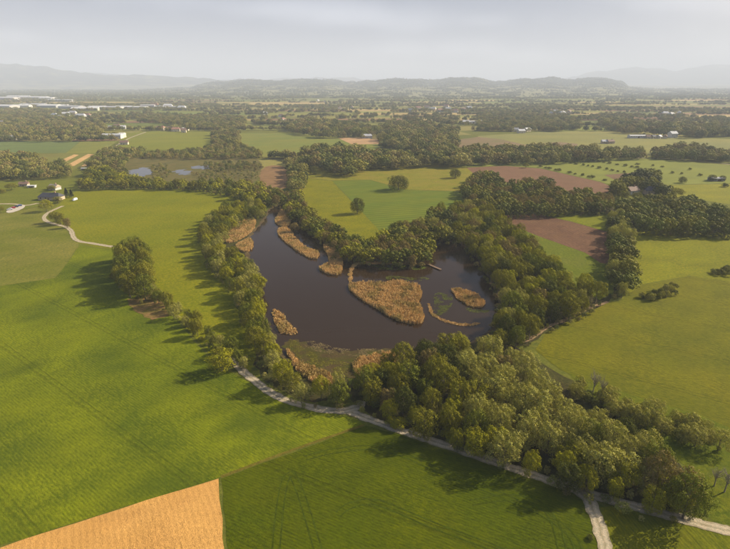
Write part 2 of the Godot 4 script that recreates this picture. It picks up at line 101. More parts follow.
const BELTS := [
	["tree clump by the winding track", "winding track", [-142.34, -282.28], [-107.53, -220.66], 0, 5.6, 12, 16, "om", [-136.6, -260.9, -146.8, -288.1, -143, -296.3, -128.3, -278.5, -114, -251.2, -106.3, -228.3, -108.5, -220.7, -116.7, -228.3, -127.2, -239.3]],
	["hedgerow running below the clump", "round tree clump", [-105.2, -227.69], [-42.5, -161.15], 0, 4.6, 5, 8.5, "somw", [-107.2, -227.7, -104.2, -232.9, -91.8, -217.9, -79.9, -207.7, -68.6, -194.4, -56.2, -179.8, -45.6, -168.5, -43.2, -161.1, -49.5, -162.6, -60.5, -174.8, -72, -188.7, -84.4, -202.4, -95.7, -213.3]],
	["pond west bank trees", "northern end", [-109.89, -416.48], [-6.62, -141.23], 9, 4.8, 6.5, 11, "ombw", [-113.3, -323, -120.3, -368.9, -118.6, -401.8, -110.9, -424.2, -91.7, -440.5, -79, -391.3, -90.7, -371.9, -94.3, -338, -91, -304.8, -78.2, -288.4, -65.5, -277.1, -52.9, -238.8, -44.5, -202.3, -37.3, -181.2, -29.8, -163.5, -22, -151.1, -13.2, -144.8, -6.9, -149.8, -4.9, -140.1, -11.2, -136.1, -21.1, -137.8, -29.8, -143.6, -36.5, -153.7, -42, -165, -49.7, -187.5, -59.1, -213.4, -75.3, -246, -91.9, -273.5]],
	["wood below the pond", "track junction", [-1.59, -135.06], [79.71, -92.07], 9, 4.9, 8.5, 13, "S", [-1.7, -148.7, 2.5, -156.7, 10, -162.4, 17.9, -168.5, 29.2, -173.3, 38.7, -178.3, 47.1, -174.9, 52.9, -166.9, 57.3, -160.2, 62.5, -147.4, 65.4, -139, 70.3, -133.4, 75.5, -128.2, 79.2, -122.4, 80.1, -115.2, 81.2, -107.1, 81.7, -99.2, 81.1, -92.1, 75.9, -89.7, 67.5, -91.5, 58.2, -97.2, 50, -102, 41.5, -107.9, 32, -113.5, 24.5, -118.7, 16.3, -123.3, 8.2, -128.2, 0.9, -133.4, -2.9, -139]],
	["wood on the pond east bank", "northern tip", [74.02, -404.65], [60.26, -172.57], 10, 5.9, 8.5, 13, "E", [35.3, -350.4, 51.3, -387.2, 74.6, -408.3, 98.7, -423.6, 103.3, -374.2, 107, -329.3, 106.6, -281.5, 108.2, -254, 114.2, -236.3, 115.3, -220.6, 103.6, -208.8, 88.6, -198.1, 75.3, -188.3, 64.9, -177.6, 55.2, -171, 49.8, -177.6, 56.3, -198.1, 64.1, -220.6, 65.1, -247.8, 64.6, -281.5, 62.7, -310.3, 50.4, -314.9, 37.6, -305.9]],
	["pond north bank trees", "narrow tip", [-64.01, -409], [38.24, -278.94], 8, 5.2, 6.5, 11, "ombr", [-66.8, -405.4, -54.7, -436.3, -40.4, -388, -25, -357.1, -13.7, -330.3, -1.9, -309.2, 7.3, -318.3, 19.7, -354.2, 38.1, -348.6, 44.5, -309.2, 38, -277.1, 26.9, -270, 11.6, -273.5, -1.8, -277.1, -12, -284.6, -25.1, -309.2, -39.8, -338, -55.6, -371.9]],
	["north-south line by ploughed field", "farm wood", [195.81, -375.05], [122.52, -219.27], 0, 5.6, 8, 12, "omw", [189.6, -378.2, 202, -384.7, 185.1, -338, 163, -288.4, 142, -244.5, 127.4, -225.5, 122.8, -228, 139, -266.6, 164.5, -320.6]],
	["hedge along the olive meadow", "wood edge", [70, -145.74], [104.97, -119.06], 0, 3, 5, 7.5, "WWs", [70, -149.4, 75.4, -150.7, 80.2, -145.7, 89.6, -139.9, 96.9, -131.3, 107.2, -126.4, 107, -120.8, 102.4, -116.5, 97.1, -118.2, 90.2, -124.5, 81.3, -132.4, 75.4, -137.7, 68.9, -141.1]],
	["small bush row in right meadow", "tree line", [136.68, -228.6], [159.34, -235.05], 0, 2.8, 3, 5, "sW", [138, -231.1, 147.6, -235.1, 162.6, -246.1, 162.5, -240.4, 156.3, -229.9, 145.2, -226.1, 135.7, -224.9]],
	["dark hedge at the right frame edge", "its near end", [194.55, -262.47], [210.25, -262.47], 0, 2.8, 2.5, 4, "s", [196.1, -265.7, 207.4, -270.7, 217.7, -269, 210.8, -259.3, 193.2, -257.8]],
	["farm wood on the right", "north-south tree line", [199.82, -380.58], [266.83, -350.44], 9, 7.2, 9, 13, "om", [209.8, -408.3, 238.7, -435.8, 272.3, -448.7, 283.7, -431.7, 285.4, -404.6, 287.1, -374.2, 255.6, -329.3, 229.9, -331.8, 205.3, -334.4, 189.8, -344.9, 196.7, -374.2]],
	["trees around the half-hidden farmhouse", "ploughed field", [231.9, -466.93], [303.64, -507.93], 0, 8, 11, 15, "do", [231.9, -466.9, 254.9, -507.9, 281.4, -537.1, 309.7, -562.9, 322.9, -556.2, 295.6, -497.1, 284.5, -466.9, 268.1, -444.3, 277.5, -476.6, 273.2, -486.6, 269, -491.8, 250.8, -486.6, 232.8, -453.1]],
	["wood between the two ploughed fields", "golden meadow", [92.01, -466.93], [193.04, -423.62], 9, 7.4, 9, 13, "omr", [98.5, -507.9, 123.8, -556.2, 144.8, -569.7, 145.2, -507.9, 176, -525.1, 190.9, -507.9, 182.5, -457.6, 215.2, -471.7, 213.6, -423.6, 198.2, -394, 180.6, -394, 158.9, -394, 131.7, -383.9, 99.5, -387.2, 85.8, -423.6]],
	["tree group north-west of the pond", "meadow", [-120.53, -449.07], [-54.79, -444.74], 8, 7, 8, 12, "ombr", [-123.9, -462.5, -127.3, -536.8, -106.7, -507.8, -86.2, -476.8, -71.1, -458, -60.9, -481.7, -52.1, -436.3, -65.1, -416.5, -81, -420.3, -96.1, -444.7, -104.9, -428.2]],
	["belt along the top of the left meadow", "farmhouses", [-297.72, -518.86], [-115.09, -476.97], 8, 7.4, 7, 10.5, "omb", [-301.8, -524.6, -329.8, -596.3, -314.7, -611.4, -268.1, -561.6, -227.7, -530.4, -181.5, -518.9, -158.8, -530.4, -124.5, -518.9, -113, -467.5, -131.8, -467.5, -174.4, -497.1, -226.5, -502.4, -284.1, -497.1]],
]
const LONE := [
	[33.8, -502.1, 17, 24, "D", "big domed lone tree casting shadow on the striped meadow"],
	[-6.2, -404, 15, 13, "D", "pointed lone tree on the edge of the golden meadow"],
	[102.5, -571, 12, 14, "D", "round lone tree at the top right of golden meadow"],
	[-61.5, -594.6, 11, 12.5, "D", "small round tree left of the golden meadow top"],
	[-65.7, -528.8, 9, 11, "D", "low round tree on the golden meadow left edge"],
	[-266.9, -411, 10, 10, "b", "bright round tree standing beside the winding track"],
	[-238, -375.3, 9, 9, "o", "first tree of the pair in the track bend"],
	[-231.5, -369.4, 9.5, 9, "o", "broader second tree of the pair in the track bend"],
	[-220.7, -359.5, 8, 6, "r", "slim greyish tree right of the track bend pair"],
	[-138.3, -255.5, 5, 5, "o", "small pale bush at the clump shaded foot"],
	[-53.3, -161.4, 9, 11, "b", "bright round tree ending the hedgerow by the track"],
	[53, -87.7, 1.6, 2, "s", "tiny bush beside the branch track at the bottom"],
	[-116.2, -249.6, 9, 4.5, "w", "slender pale tree on the right flank of the clump"],
	[-106.5, -232, 7, 3.2, "w", "thin upright young tree by the trampled ground"],
	[-102, -228.2, 6, 3, "w", "thinnest upright sapling below the trampled ground"],
	[-282.2, -468.6, 9, 6, "c", "dark conifer at the right end of the long farmhouse"],
	[-276.3, -466.4, 8, 5, "c", "smaller dark conifer beside the long farmhouse"],
	[-276.1, -443.1, 6, 9, "o", "spreading bush in front of the long farmhouse"],
	[-313, -497, 6, 8, "o", "round tree in front of the tan-roofed house"],
	[-356.4, -502.1, 7, 11, "o", "wide tree left of the small brown hut"],
	[-355.4, -487.2, 5, 8, "o", "low shrub at the left frame edge near the hut"],
	[-302, -405.8, 6, 6, "o", "bush at the left frame edge by the car park"],
	[-74.4, -507.2, 10, 9, "r", "russet tree between the meadow and reed marsh"],
	[238.9, -455.5, 9, 9, "o", "olive tree in front of the half-hidden farmhouse left corner"],
	[247.9, -451.3, 8, 9, "o", "olive tree before the half-hidden farmhouse right corner"],
	[294.5, -468.6, 9, 12, "o", "round tree at the left end of the bright field"],
	[342.7, -540.3, 8, 9, "D", "dark round tree in the brown strip on the right"],
	[382.8, -552.2, 8, 10, "D", "dark tree beside the small white-roofed shed"],
	[393.8, -552.2, 7, 8, "D", "second dark tree right of the white-roofed shed"],
	[374, -517.8, 5, 8, "d", "low dark bush below the white-roofed shed"],
	[-50.3, -346.2, 8, 7, "r", "russet-gold tree on the narrow tip of the pond"],
	[-19.5, -287.2, 3, 5, "s", "green bush growing on the hooked reed islet"],
	[-27.5, -348.8, 8, 7, "r", "golden budding tree on the north shore of pond"],
	[-9.2, -144.3, 11, 5, "w", "tall columnar pale tree by the track junction"],
	[76, -263.3, 13, 8, "w", "pale pointed willow on the east shore of the pond"],
	[75, -291, 12, 7, "w", "slim pale willow at the north-east pond corner"],
	[227.6, -686.7, 14, 5, "p", "tallest narrow poplar in the hedge above the ploughed field"],
	[205.1, -643.5, 6, 7, "o", "small round tree at the upper edge of ploughed field"],
	[8.5, -129.8, 4, 5, "b", "first bright bush beside the track below the wood"],
	[10.9, -128.8, 4.5, 6, "b", "second bright bush beside the track below the wood"],
	[25.7, -123.6, 5, 6, "b", "bright low tree leaning over the shaded track"],
	[34.8, -119.6, 6, 7, "b", "larger bright tree leaning over the shaded track"],
	[77.2, -98.2, 8, 9, "b", "bright tree at the low end of the big wood"],
	[78.5, -96.9, 7, 7, "b", "smaller bright tree at the low end of the big wood"],
	[73.4, -103.6, 9, 8, "w", "drooping pale willow by the road fork trees"],
	[68.2, -105, 9, 9, "b", "bright rounded tree above the road fork"],
	[65.2, -107.2, 8.5, 9, "b", "bright bushy tree left of the road fork"],
	[61.9, -109.1, 8, 8, "b", "bright yellow-green tree along the shaded road"],
	[57.7, -111.8, 8, 8, "b", "leftmost bright tree above the shaded road"],
	[94.2, -102.2, 7, 6, "t", "bare grey tree on the right below the hedge"],
	[92.9, -104.3, 6, 5, "t", "smaller bare grey tree beside the hedge end"],
	[77.9, -145.4, 10, 6, "t", "bare twiggy tree rising from the upper hedge"],
	[79.6, -143.1, 9, 5, "t", "second bare twiggy tree rising from the upper hedge"],
]
const ORCHARD := [
	[225.6, -651.8, 265.9, -552.2, 13],
	[269.3, -700.7, 319.9, -584.3, 14],
	[311.2, -715.3, 358.7, -612.6, 12],
	[363.3, -668.8, 404.4, -627.7, 5],
	[352.7, -612.6, 389.7, -584.3, 4],
]
const WOODS := [
	[7, 8, 12, [-591.9, -708.9, -508.3, -752.1, -433.8, -689.1, -357.5, -561.6, -381.2, -555.1, -464.6, -548.7]],
	[7, 7, 10, [-395.4, -635.4, -402.7, -670.2, -376.1, -643.7, -333.2, -568.2, -351.9, -561.6]],
	[6.5, 6, 9, [-356.5, -652.4, -408.2, -788, -409.9, -841.1, -365.1, -788, -331.8, -719.3, -308.8, -643.7, -295.4, -603.7, -326.8, -611.4]],
	[6.5, 5, 8, [-369.7, -788, -326.2, -775.7, -262.1, -813.7, -256.7, -885.8, -211.8, -870.4, -158.7, -788, -145.4, -719.3, -211.8, -719.3, -289.5, -719.3, -336.5, -729.9]],
	[8, 9, 13, [-1510.6, -1866.4, -1347.7, -2183.3, -834.2, -1530.7, -683.6, -1365.9, -490.1, -969.3, -551.9, -932.7, -635.8, -950.7, -813.4, -988.6]],
	[8, 9, 12, [-716.3, -1595.2, -720.9, -1758.3, -486.7, -1700.4, -365.8, -1595.2, -294.4, -1276.9, -306.1, -1134.2, -386, -1215.9, -542.7, -1380.6]],
	[7, 8, 12, [-321.9, -1097, -316.5, -1200.1, -264.7, -1097, -211.8, -870.4, -229.6, -841.1, -263.6, -885.8]],
	[9.5, 14, 19, [-88.6, -717.5, -67.1, -763.1, -30.3, -775.4, 0, -739.6, 1.2, -607.4, -17.2, -577.5, -34.7, -584.7, -57.8, -623.4, -80.3, -658.1]],
	[9.5, 12, 17, [0, -736.3, 49.1, -714.6, 113.1, -771.4, 139.9, -736.3, 134, -647.3, 109.6, -638.6, 96.9, -656.1, 43.5, -630.2, 1.2, -622]],
	[7, 8, 12, [-116.4, -752.1, -92, -698.9, -68.2, -581.9, -61.8, -497.1, -71.4, -486.8, -83.8, -561.6]],
	[9, 11, 16, [-198.4, -1290.5, -159.8, -1518, -50.8, -1323.7, 23.1, -1200.1, 19.6, -1009.9, -88, -1009.9, -162.2, -1121.1]],
	[9.5, 11, 16, [23.1, -1200.1, 130.7, -1518, 165.2, -1323.7, 205.5, -1146.3, 140.8, -800.7, 54.7, -800.7, 27.2, -935.1]],
	[8, 9, 13, [410.3, -1906.5, 562.8, -1906.5, 607.1, -1474.8, 481.2, -1172.6, 386.8, -1146.3, 255.3, -1172.6]],
	[9.5, 12, 17, [682.6, -1518, 706.7, -1290.5, 917.4, -1290.5, 752.3, -1051.7, 635.4, -1009.9, 551.6, -1121.1, 612.6, -1358.6]],
	[8, 9, 16, [110.9, -755.7, 167.1, -792.2, 292.3, -805.2, 348.2, -792.2, 385.6, -779.7, 353.5, -711.7, 305.9, -691.5, 246.2, -672.4, 141.1, -663.2, 95.5, -645.5]],
	[8, 10, 14, [455.8, -805.2, 527.3, -832.3, 555.5, -767.5, 496.3, -681.8, 447.8, -701.5, 406.6, -722.3]],
	[6.5, 8, 11, [402, -800.7, 430.9, -827.2, 434.8, -800.7, 392.5, -719.3, 357.9, -708.9]],
	[7, 4, 6.5, [-210.2, -666.1, -166.3, -675.1, -135.3, -666.1, -127.3, -624.2, -171, -616.5, -197.7, -624.2]],
	[6, 2, 4, [-279.8, -658.8, -266.9, -676.4, -231.2, -603.4, -224.3, -562.5, -238.8, -562.5]],
	[6, 2, 4, [-207.2, -603.4, -171.6, -618.3, -125.8, -603.4, -120, -562.5, -151.4, -562.5, -185, -562.5]],
	[7, 3, 6, [-330.9, -657.3, -302.5, -640.4, -279.6, -594.2, -276.4, -566.7, -299, -566.7]],
]
const BUILDINGS := [
	[-290, -457.6, 20, 9, 3.2, -6, "house", [0.42, 0.34, 0.24], [0.06, 0.06, 0.07], "long farmhouse with dark slate roof by the winding track"],
	[-357.2, -523.3, 8, 6, 2.6, 10, "house", [0.42, 0.34, 0.24], [0.17, 0.11, 0.08], "small brown-roofed hut left of the farmhouses"],
	[-344.3, -515.1, 7, 4, 2.2, 8, "shed", [0.5, 0.48, 0.44], [0.46, 0.46, 0.46], "low white shed right of the brown hut"],
	[-314.4, -504.6, 9.5, 7, 3, -20, "house", [0.5, 0.48, 0.44], [0.42, 0.34, 0.24], "white house with tan roof behind the long farmhouse"],
	[-348.4, -627.7, 7, 5, 2.4, 0, "shed", [0.34, 0.34, 0.34], [0.34, 0.34, 0.34], "little grey field shed beside the striped plots"],
	[-494.8, -1012.5, 36, 14, 5.5, 2, "barn", [0.5, 0.48, 0.44], [0.46, 0.46, 0.46], "big white-roofed barn beside the left hillside wood"],
	[-486.1, -1032.1, 12, 14, 5.5, 2, "barn", [0.55, 0.48, 0.36], [0.46, 0.46, 0.46], "rounded cream annexe at the right end of the barn"],
	[-425.4, -908.3, 13, 9, 4, 12, "house", [0.55, 0.48, 0.36], [0.17, 0.11, 0.08], "brown-roofed house below the big barn"],
	[-595, -1220.3, 14, 10, 5, 0, "house", [0.5, 0.48, 0.44], [0.46, 0.46, 0.46], "left white house of the trio above the barn"],
	[-610.1, -1278.2, 16, 10, 5, 8, "house", [0.5, 0.48, 0.44], [0.17, 0.11, 0.08], "middle white house of the trio above the barn"],
	[-575.5, -1234.3, 13, 10, 5, 16, "house", [0.5, 0.48, 0.44], [0.46, 0.46, 0.46], "right-hand white house of the trio above the barn"],
	[-474.6, -1206.6, 20, 11, 5.5, -10, "house", [0.55, 0.48, 0.36], [0.26, 0.14, 0.1], "first building from the left in the red-roofed farm"],
	[-448.8, -1193.3, 14, 11, 5.5, 2, "house", [0.55, 0.48, 0.36], [0.17, 0.11, 0.08], "second building from the left in the red-roofed farm"],
	[-425.8, -1167.3, 18, 11, 5.5, 14, "house", [0.55, 0.48, 0.36], [0.26, 0.14, 0.1], "third building from the left in the red-roofed farm"],
	[-418.8, -1193.3, 26, 11, 5.5, 1, "shed", [0.55, 0.48, 0.36], [0.46, 0.46, 0.46], "flat-roofed fourth building from the left in the red-roofed farm"],
	[-399.4, -1142.5, 10, 11, 5.5, 13, "house", [0.55, 0.48, 0.36], [0.17, 0.11, 0.08], "small fifth building from the left in the red-roofed farm"],
	[3.9, -1018.3, 20, 9, 5, 3, "house", [0.5, 0.48, 0.44], [0.46, 0.46, 0.46], "white farmhouse beside the tan plot"],
	[539, -1022.2, 34, 12, 5, 2, "shed", [0.5, 0.48, 0.44], [0.46, 0.46, 0.46], "long white shed left of the white gabled house"],
	[614.1, -1032.1, 14, 12, 8, 12, "house", [0.5, 0.48, 0.44], [0.46, 0.46, 0.46], "white gabled house at the far farm on the right"],
	[556.7, -1014.4, 9, 8, 4, 0, "house", [0.55, 0.48, 0.36], [0.17, 0.11, 0.08], "first low building between the long shed and white house"],
	[566.5, -1014.4, 9, 8, 4, 20, "house", [0.55, 0.48, 0.36], [0.06, 0.06, 0.07], "second low building between the long shed and white house"],
	[578.3, -1014.4, 9, 8, 4, 40, "house", [0.55, 0.48, 0.36], [0.46, 0.46, 0.46], "third low building between the long shed and white house"],
	[590.1, -1014.4, 9, 8, 4, 60, "house", [0.55, 0.48, 0.36], [0.17, 0.11, 0.08], "fourth low building between the long shed and white house"],
	[431.6, -924.2, 13, 8, 4, 0, "house", [0.42, 0.34, 0.24], [0.46, 0.46, 0.46], "left hut in the middle of the pale green field"],
	[440.6, -924.2, 13, 8, 4, 15, "house", [0.42, 0.34, 0.24], [0.17, 0.11, 0.08], "right hut in the middle of the pale green field"],
	[389.2, -555.2, 14, 9, 3, 5, "shed", [0.34, 0.34, 0.34], [0.46, 0.46, 0.46], "small white-roofed shed among dark trees far right"],
	[258.8, -482.4, 11, 9, 4.2, 20, "house", [0.5, 0.48, 0.44], [0.17, 0.11, 0.08], "farmhouse half hidden by dark trees"],
	[278.9, -480.1, 16, 10, 4.5, -12, "house", [0.42, 0.34, 0.24], [0.06, 0.06, 0.07], "dark-roofed barn right of the half-hidden farmhouse"],
	[337.9, -1167.3, 15, 10, 5, -10, "house", [0.55, 0.48, 0.36], [0.34, 0.34, 0.34], "left pale-roofed house of the farm by the dark wood"],
	[340.7, -1130.4, 15, 10, 5, 12, "house", [0.55, 0.48, 0.36], [0.46, 0.46, 0.46], "front pale-roofed house of the farm by the dark wood"],
	[365, -1167.3, 15, 10, 5, 34, "house", [0.55, 0.48, 0.36], [0.46, 0.46, 0.46], "right pale-roofed house of the farm by the dark wood"],
	[270.2, -1393.4, 22, 12, 6, 0, "house", [0.5, 0.48, 0.44], [0.46, 0.46, 0.46], "left pale building of the row before the central village"],
	[292.6, -1411.5, 22, 12, 6, 9, "shed", [0.5, 0.48, 0.44], [0.46, 0.46, 0.46], "middle pale building of the row before the central village"],
	[305, -1393.4, 22, 12, 6, 18, "house", [0.5, 0.48, 0.44], [0.46, 0.46, 0.46], "right pale building of the row before the central village"],
	[172, -2006.8, 24, 14, 8, -30, "house", [0.5, 0.48, 0.44], [0.34, 0.34, 0.34], "1st house in the central village from its left end"],
	[222.4, -2207.3, 24, 14, 8, 11, "house", [0.55, 0.48, 0.36], [0.26, 0.14, 0.1], "2nd house in the central village from its left end"],
	[270.8, -2299, 24, 14, 8, -8, "house", [0.5, 0.48, 0.44], [0.17, 0.11, 0.08], "3rd house in the central village from its left end"],
	[274.6, -2122.6, 24, 14, 8, -27, "house", [0.42, 0.34, 0.24], [0.46, 0.46, 0.46], "4th house in the central village from its left end"],
	[286.6, -2006.8, 24, 14, 8, 14, "house", [0.5, 0.48, 0.44], [0.26, 0.14, 0.1], "5th house in the central village from its left end"],
	[335.2, -2122.6, 24, 14, 8, -5, "house", [0.55, 0.48, 0.36], [0.34, 0.34, 0.34], "6th house in the central village from its left end"],
	[337.9, -1971, 24, 14, 8, -24, "house", [0.5, 0.48, 0.44], [0.26, 0.14, 0.1], "7th house in the central village from its left end"],
	[388.4, -2082.6, 24, 14, 8, 17, "house", [0.42, 0.34, 0.24], [0.17, 0.11, 0.08], "8th house in the central village from its left end"],
	[436.4, -2207.3, 24, 14, 8, -2, "house", [0.5, 0.48, 0.44], [0.46, 0.46, 0.46], "9th house in the central village from its left end"],
	[368.9, -2398.4, 24, 14, 8, -21, "house", [0.55, 0.48, 0.36], [0.26, 0.14, 0.1], "uppermost house in the central village at the slope foot"],
	[1035.6, -1808.9, 22, 14, 7, 0, "house", [0.55, 0.48, 0.36], [0.46, 0.46, 0.46], "left house of the hamlet on the far right slope"],
	[1023.3, -1751.2, 22, 14, 7, 30, "house", [0.55, 0.48, 0.36], [0.34, 0.34, 0.34], "second house of the hamlet on the far right slope"],
	[1101.7, -1839.2, 22, 14, 7, 60, "house", [0.55, 0.48, 0.36], [0.46, 0.46, 0.46], "right house of the hamlet on the far right slope"],
	[956.6, -1697, 22, 14, 7, 90, "house", [0.55, 0.48, 0.36], [0.17, 0.11, 0.08], "near house of the hamlet on the far right slope"],
	[704.8, -1936.3, 22, 14, 7, 0, "house", [0.5, 0.48, 0.44], [0.34, 0.34, 0.34], "second house of the hamlet below the rapeseed field"],
	[691.2, -1839.2, 22, 14, 7, 25, "house", [0.5, 0.48, 0.44], [0.46, 0.46, 0.46], "third house of the hamlet below the rapeseed field"],
	[740, -1902.9, 22, 14, 7, 50, "house", [0.5, 0.48, 0.44], [0.17, 0.11, 0.08], "rightmost house of the hamlet below the rapeseed field"],
	[642.1, -1808.9, 22, 14, 7, 75, "house", [0.5, 0.48, 0.44], [0.34, 0.34, 0.34], "leftmost house of the hamlet below the rapeseed field"],
	[-272.4, -1697, 16, 10, 6, 0, "house", [0.5, 0.48, 0.44], [0.17, 0.11, 0.08], "white isolated house far off, behind the green meadow"],
	[-350.9, -1839.2, 16, 10, 6, 33, "house", [0.5, 0.48, 0.44], [0.46, 0.46, 0.46], "pale isolated house far off, under the hills left of centre"],
	[-237.2, -1509.4, 16, 10, 6, 66, "house", [0.5, 0.48, 0.44], [0.26, 0.14, 0.1], "cream isolated house far off, above the meadow trees"],
	[446.2, -1902.9, 16, 10, 6, 99, "house", [0.5, 0.48, 0.44], [0.17, 0.11, 0.08], "white isolated house far off, left above the dark wood"],
	[445.3, -1808.9, 16, 10, 6, 132, "house", [0.5, 0.48, 0.44], [0.46, 0.46, 0.46], "pale isolated house far off, second above the dark wood"],
	[437.6, -1671.1, 16, 10, 6, 165, "house", [0.5, 0.48, 0.44], [0.26, 0.14, 0.1], "cream isolated house far off, third above the dark wood"],
	[-107, -2252.2, 16, 10, 6, 198, "house", [0.5, 0.48, 0.44], [0.17, 0.11, 0.08], "white isolated house far off, below the central hills"],
	[-295.9, -3330, 16, 10, 6, 231, "house", [0.5, 0.48, 0.44], [0.46, 0.46, 0.46], "pale isolated house far off, on the hill foot"],
	[-58, -2347.7, 16, 10, 6, 264, "house", [0.5, 0.48, 0.44], [0.26, 0.14, 0.1], "cream isolated house far off, right of the hill foot lane"],
	[-237.8, -3142.9, 16, 10, 6, 297, "house", [0.5, 0.48, 0.44], [0.17, 0.11, 0.08], "white isolated house far off, second on the hill foot"],
	[-1605.2, -2347.7, 120, 50, 10, -18, "shed", [0.5, 0.48, 0.44], [0.46, 0.46, 0.46], "first shed from the left in the near industrial row"],
	[-1571, -2398.4, 90, 40, 9, 11, "shed", [0.5, 0.48, 0.44], [0.46, 0.46, 0.46], "second shed from the left in the near industrial row"],
	[-1574.3, -2506.7, 110, 45, 10, 4, "shed", [0.55, 0.48, 0.36], [0.34, 0.34, 0.34], "third shed from the left in the near industrial row"],
	[-1434.4, -2398.4, 90, 50, 9, -3, "shed", [0.34, 0.34, 0.34], [0.46, 0.46, 0.46], "fourth shed from the left in the near industrial row"],
	[-1414.4, -2451.4, 80, 40, 8, -10, "shed", [0.5, 0.48, 0.44], [0.46, 0.46, 0.46], "fifth shed from the left in the near industrial row"],
	[-1279.8, -2299, 110, 40, 9, -17, "shed", [0.5, 0.48, 0.44], [0.34, 0.34, 0.34], "sixth shed from the left in the near industrial row"],
	[-1126.7, -2122.6, 100, 45, 9, 12, "shed", [0.55, 0.48, 0.36], [0.46, 0.46, 0.46], "seventh shed from the left in the near industrial row"],
	[-1142.9, -2252.2, 70, 40, 9, 5, "shed", [0.34, 0.34, 0.34], [0.46, 0.46, 0.46], "eighth shed from the left in the near industrial row"],
	[-1083, -2252.2, 90, 40, 8, -2, "shed", [0.5, 0.48, 0.44], [0.34, 0.34, 0.34], "ninth shed from the left in the near industrial row"],
	[-1048.3, -2299, 80, 35, 8, -9, "shed", [0.5, 0.48, 0.44], [0.46, 0.46, 0.46], "tenth shed from the left in the near industrial row"],
	[-983.8, -2270.7, 100, 30, 8, -16, "shed", [0.55, 0.48, 0.36], [0.46, 0.46, 0.46], "eleventh shed from the left in the near industrial row"],
	[-988.2, -2398.4, 60, 30, 10, 13, "shed", [0.34, 0.34, 0.34], [0.34, 0.34, 0.34], "twelfth shed from the left in the near industrial row"],
	[-2464.7, -3656, 160, 60, 12, -18, "shed", [0.5, 0.48, 0.44], [0.46, 0.46, 0.46], "first big white shed from the left in the far town"],
	[-2644.7, -4051.8, 150, 60, 12, 11, "shed", [0.5, 0.48, 0.44], [0.46, 0.46, 0.46], "second big white shed from the left in the far town"],
	[-2422.2, -3830.7, 130, 60, 11, 4, "shed", [0.55, 0.48, 0.36], [0.34, 0.34, 0.34], "third big white shed from the left in the far town"],
	[-2318.6, -3779.1, 120, 60, 12, -3, "shed", [0.34, 0.34, 0.34], [0.46, 0.46, 0.46], "fourth big white shed from the left in the far town"],
	[-2188.6, -3656, 100, 60, 10, -10, "shed", [0.5, 0.48, 0.44], [0.46, 0.46, 0.46], "fifth big white shed from the left in the far town"],
	[-1865.1, -3233.8, 190, 40, 9, -17, "shed", [0.5, 0.48, 0.44], [0.34, 0.34, 0.34], "sixth big white shed from the left in the far town"],
	[-886.7, -2299, 60, 30, 8, -18, "shed", [0.5, 0.48, 0.44], [0.46, 0.46, 0.46], "first building right of the industrial row in the left valley"],
	[-897.1, -2398.4, 40, 20, 9, 11, "house", [0.5, 0.48, 0.44], [0.46, 0.46, 0.46], "second building right of the industrial row in the left valley"],
	[-829.9, -2299, 50, 20, 8, 4, "shed", [0.55, 0.48, 0.36], [0.34, 0.34, 0.34], "third building right of the industrial row in the left valley"],
	[-783.3, -2252.2, 35, 20, 7, -3, "house", [0.34, 0.34, 0.34], [0.46, 0.46, 0.46], "fourth building right of the industrial row in the left valley"],
	[-977.1, -2451.4, 40, 20, 9, -10, "house", [0.5, 0.48, 0.44], [0.26, 0.14, 0.1], "fifth building right of the industrial row in the left valley"],
	[-1005.3, -1697, 22, 14, 7, -18, "house", [0.5, 0.48, 0.44], [0.46, 0.46, 0.46], "first house from the left behind the hillside wood"],
	[-999.9, -1751.2, 26, 14, 8, 11, "house", [0.5, 0.48, 0.44], [0.46, 0.46, 0.46], "second house from the left behind the hillside wood"],
	[-1008, -1808.9, 24, 14, 9, 4, "house", [0.55, 0.48, 0.36], [0.34, 0.34, 0.34], "third house from the left behind the hillside wood"],
	[-907.2, -1671.1, 30, 14, 7, -3, "house", [0.34, 0.34, 0.34], [0.46, 0.46, 0.46], "fourth house from the left behind the hillside wood"],
	[-898.3, -1697, 20, 12, 7, -10, "house", [0.5, 0.48, 0.44], [0.26, 0.14, 0.1], "fifth house from the left behind the hillside wood"],
	[-946, -1621.6, 18, 12, 6, -17, "house", [0.5, 0.48, 0.44], [0.46, 0.46, 0.46], "sixth house from the left behind the hillside wood"],
	[-947.4, -1358.4, 26, 14, 6, -18, "house", [0.5, 0.48, 0.44], [0.46, 0.46, 0.46], "first pale building at the far left edge by the wood"],
	[-687.1, -991.7, 30, 10, 4, 11, "house", [0.5, 0.48, 0.44], [0.46, 0.46, 0.46], "second pale building at the far left edge by the wood"],
]
const CARS := [[-302.3, -421.4, 35, [0.35, 0.03, 0.03], "red car second from the left in the farm car park"], [-302.7, -425.9, 35, [0.03, 0.04, 0.05], "dark car third from the left in the farm car park"], [-301.5, -416.3, 35, [0.5, 0.5, 0.52], "silver car at the left end of the car park"], [-302.3, -430.1, 35, [0.06, 0.1, 0.22], "blue car at the right end of the car park"], [-266.2, -453, 80, [0.75, 0.75, 0.76], "white van parked right of the conifers"]]
const JETTY := [37.25, -278.24, 43.61, -268.91]

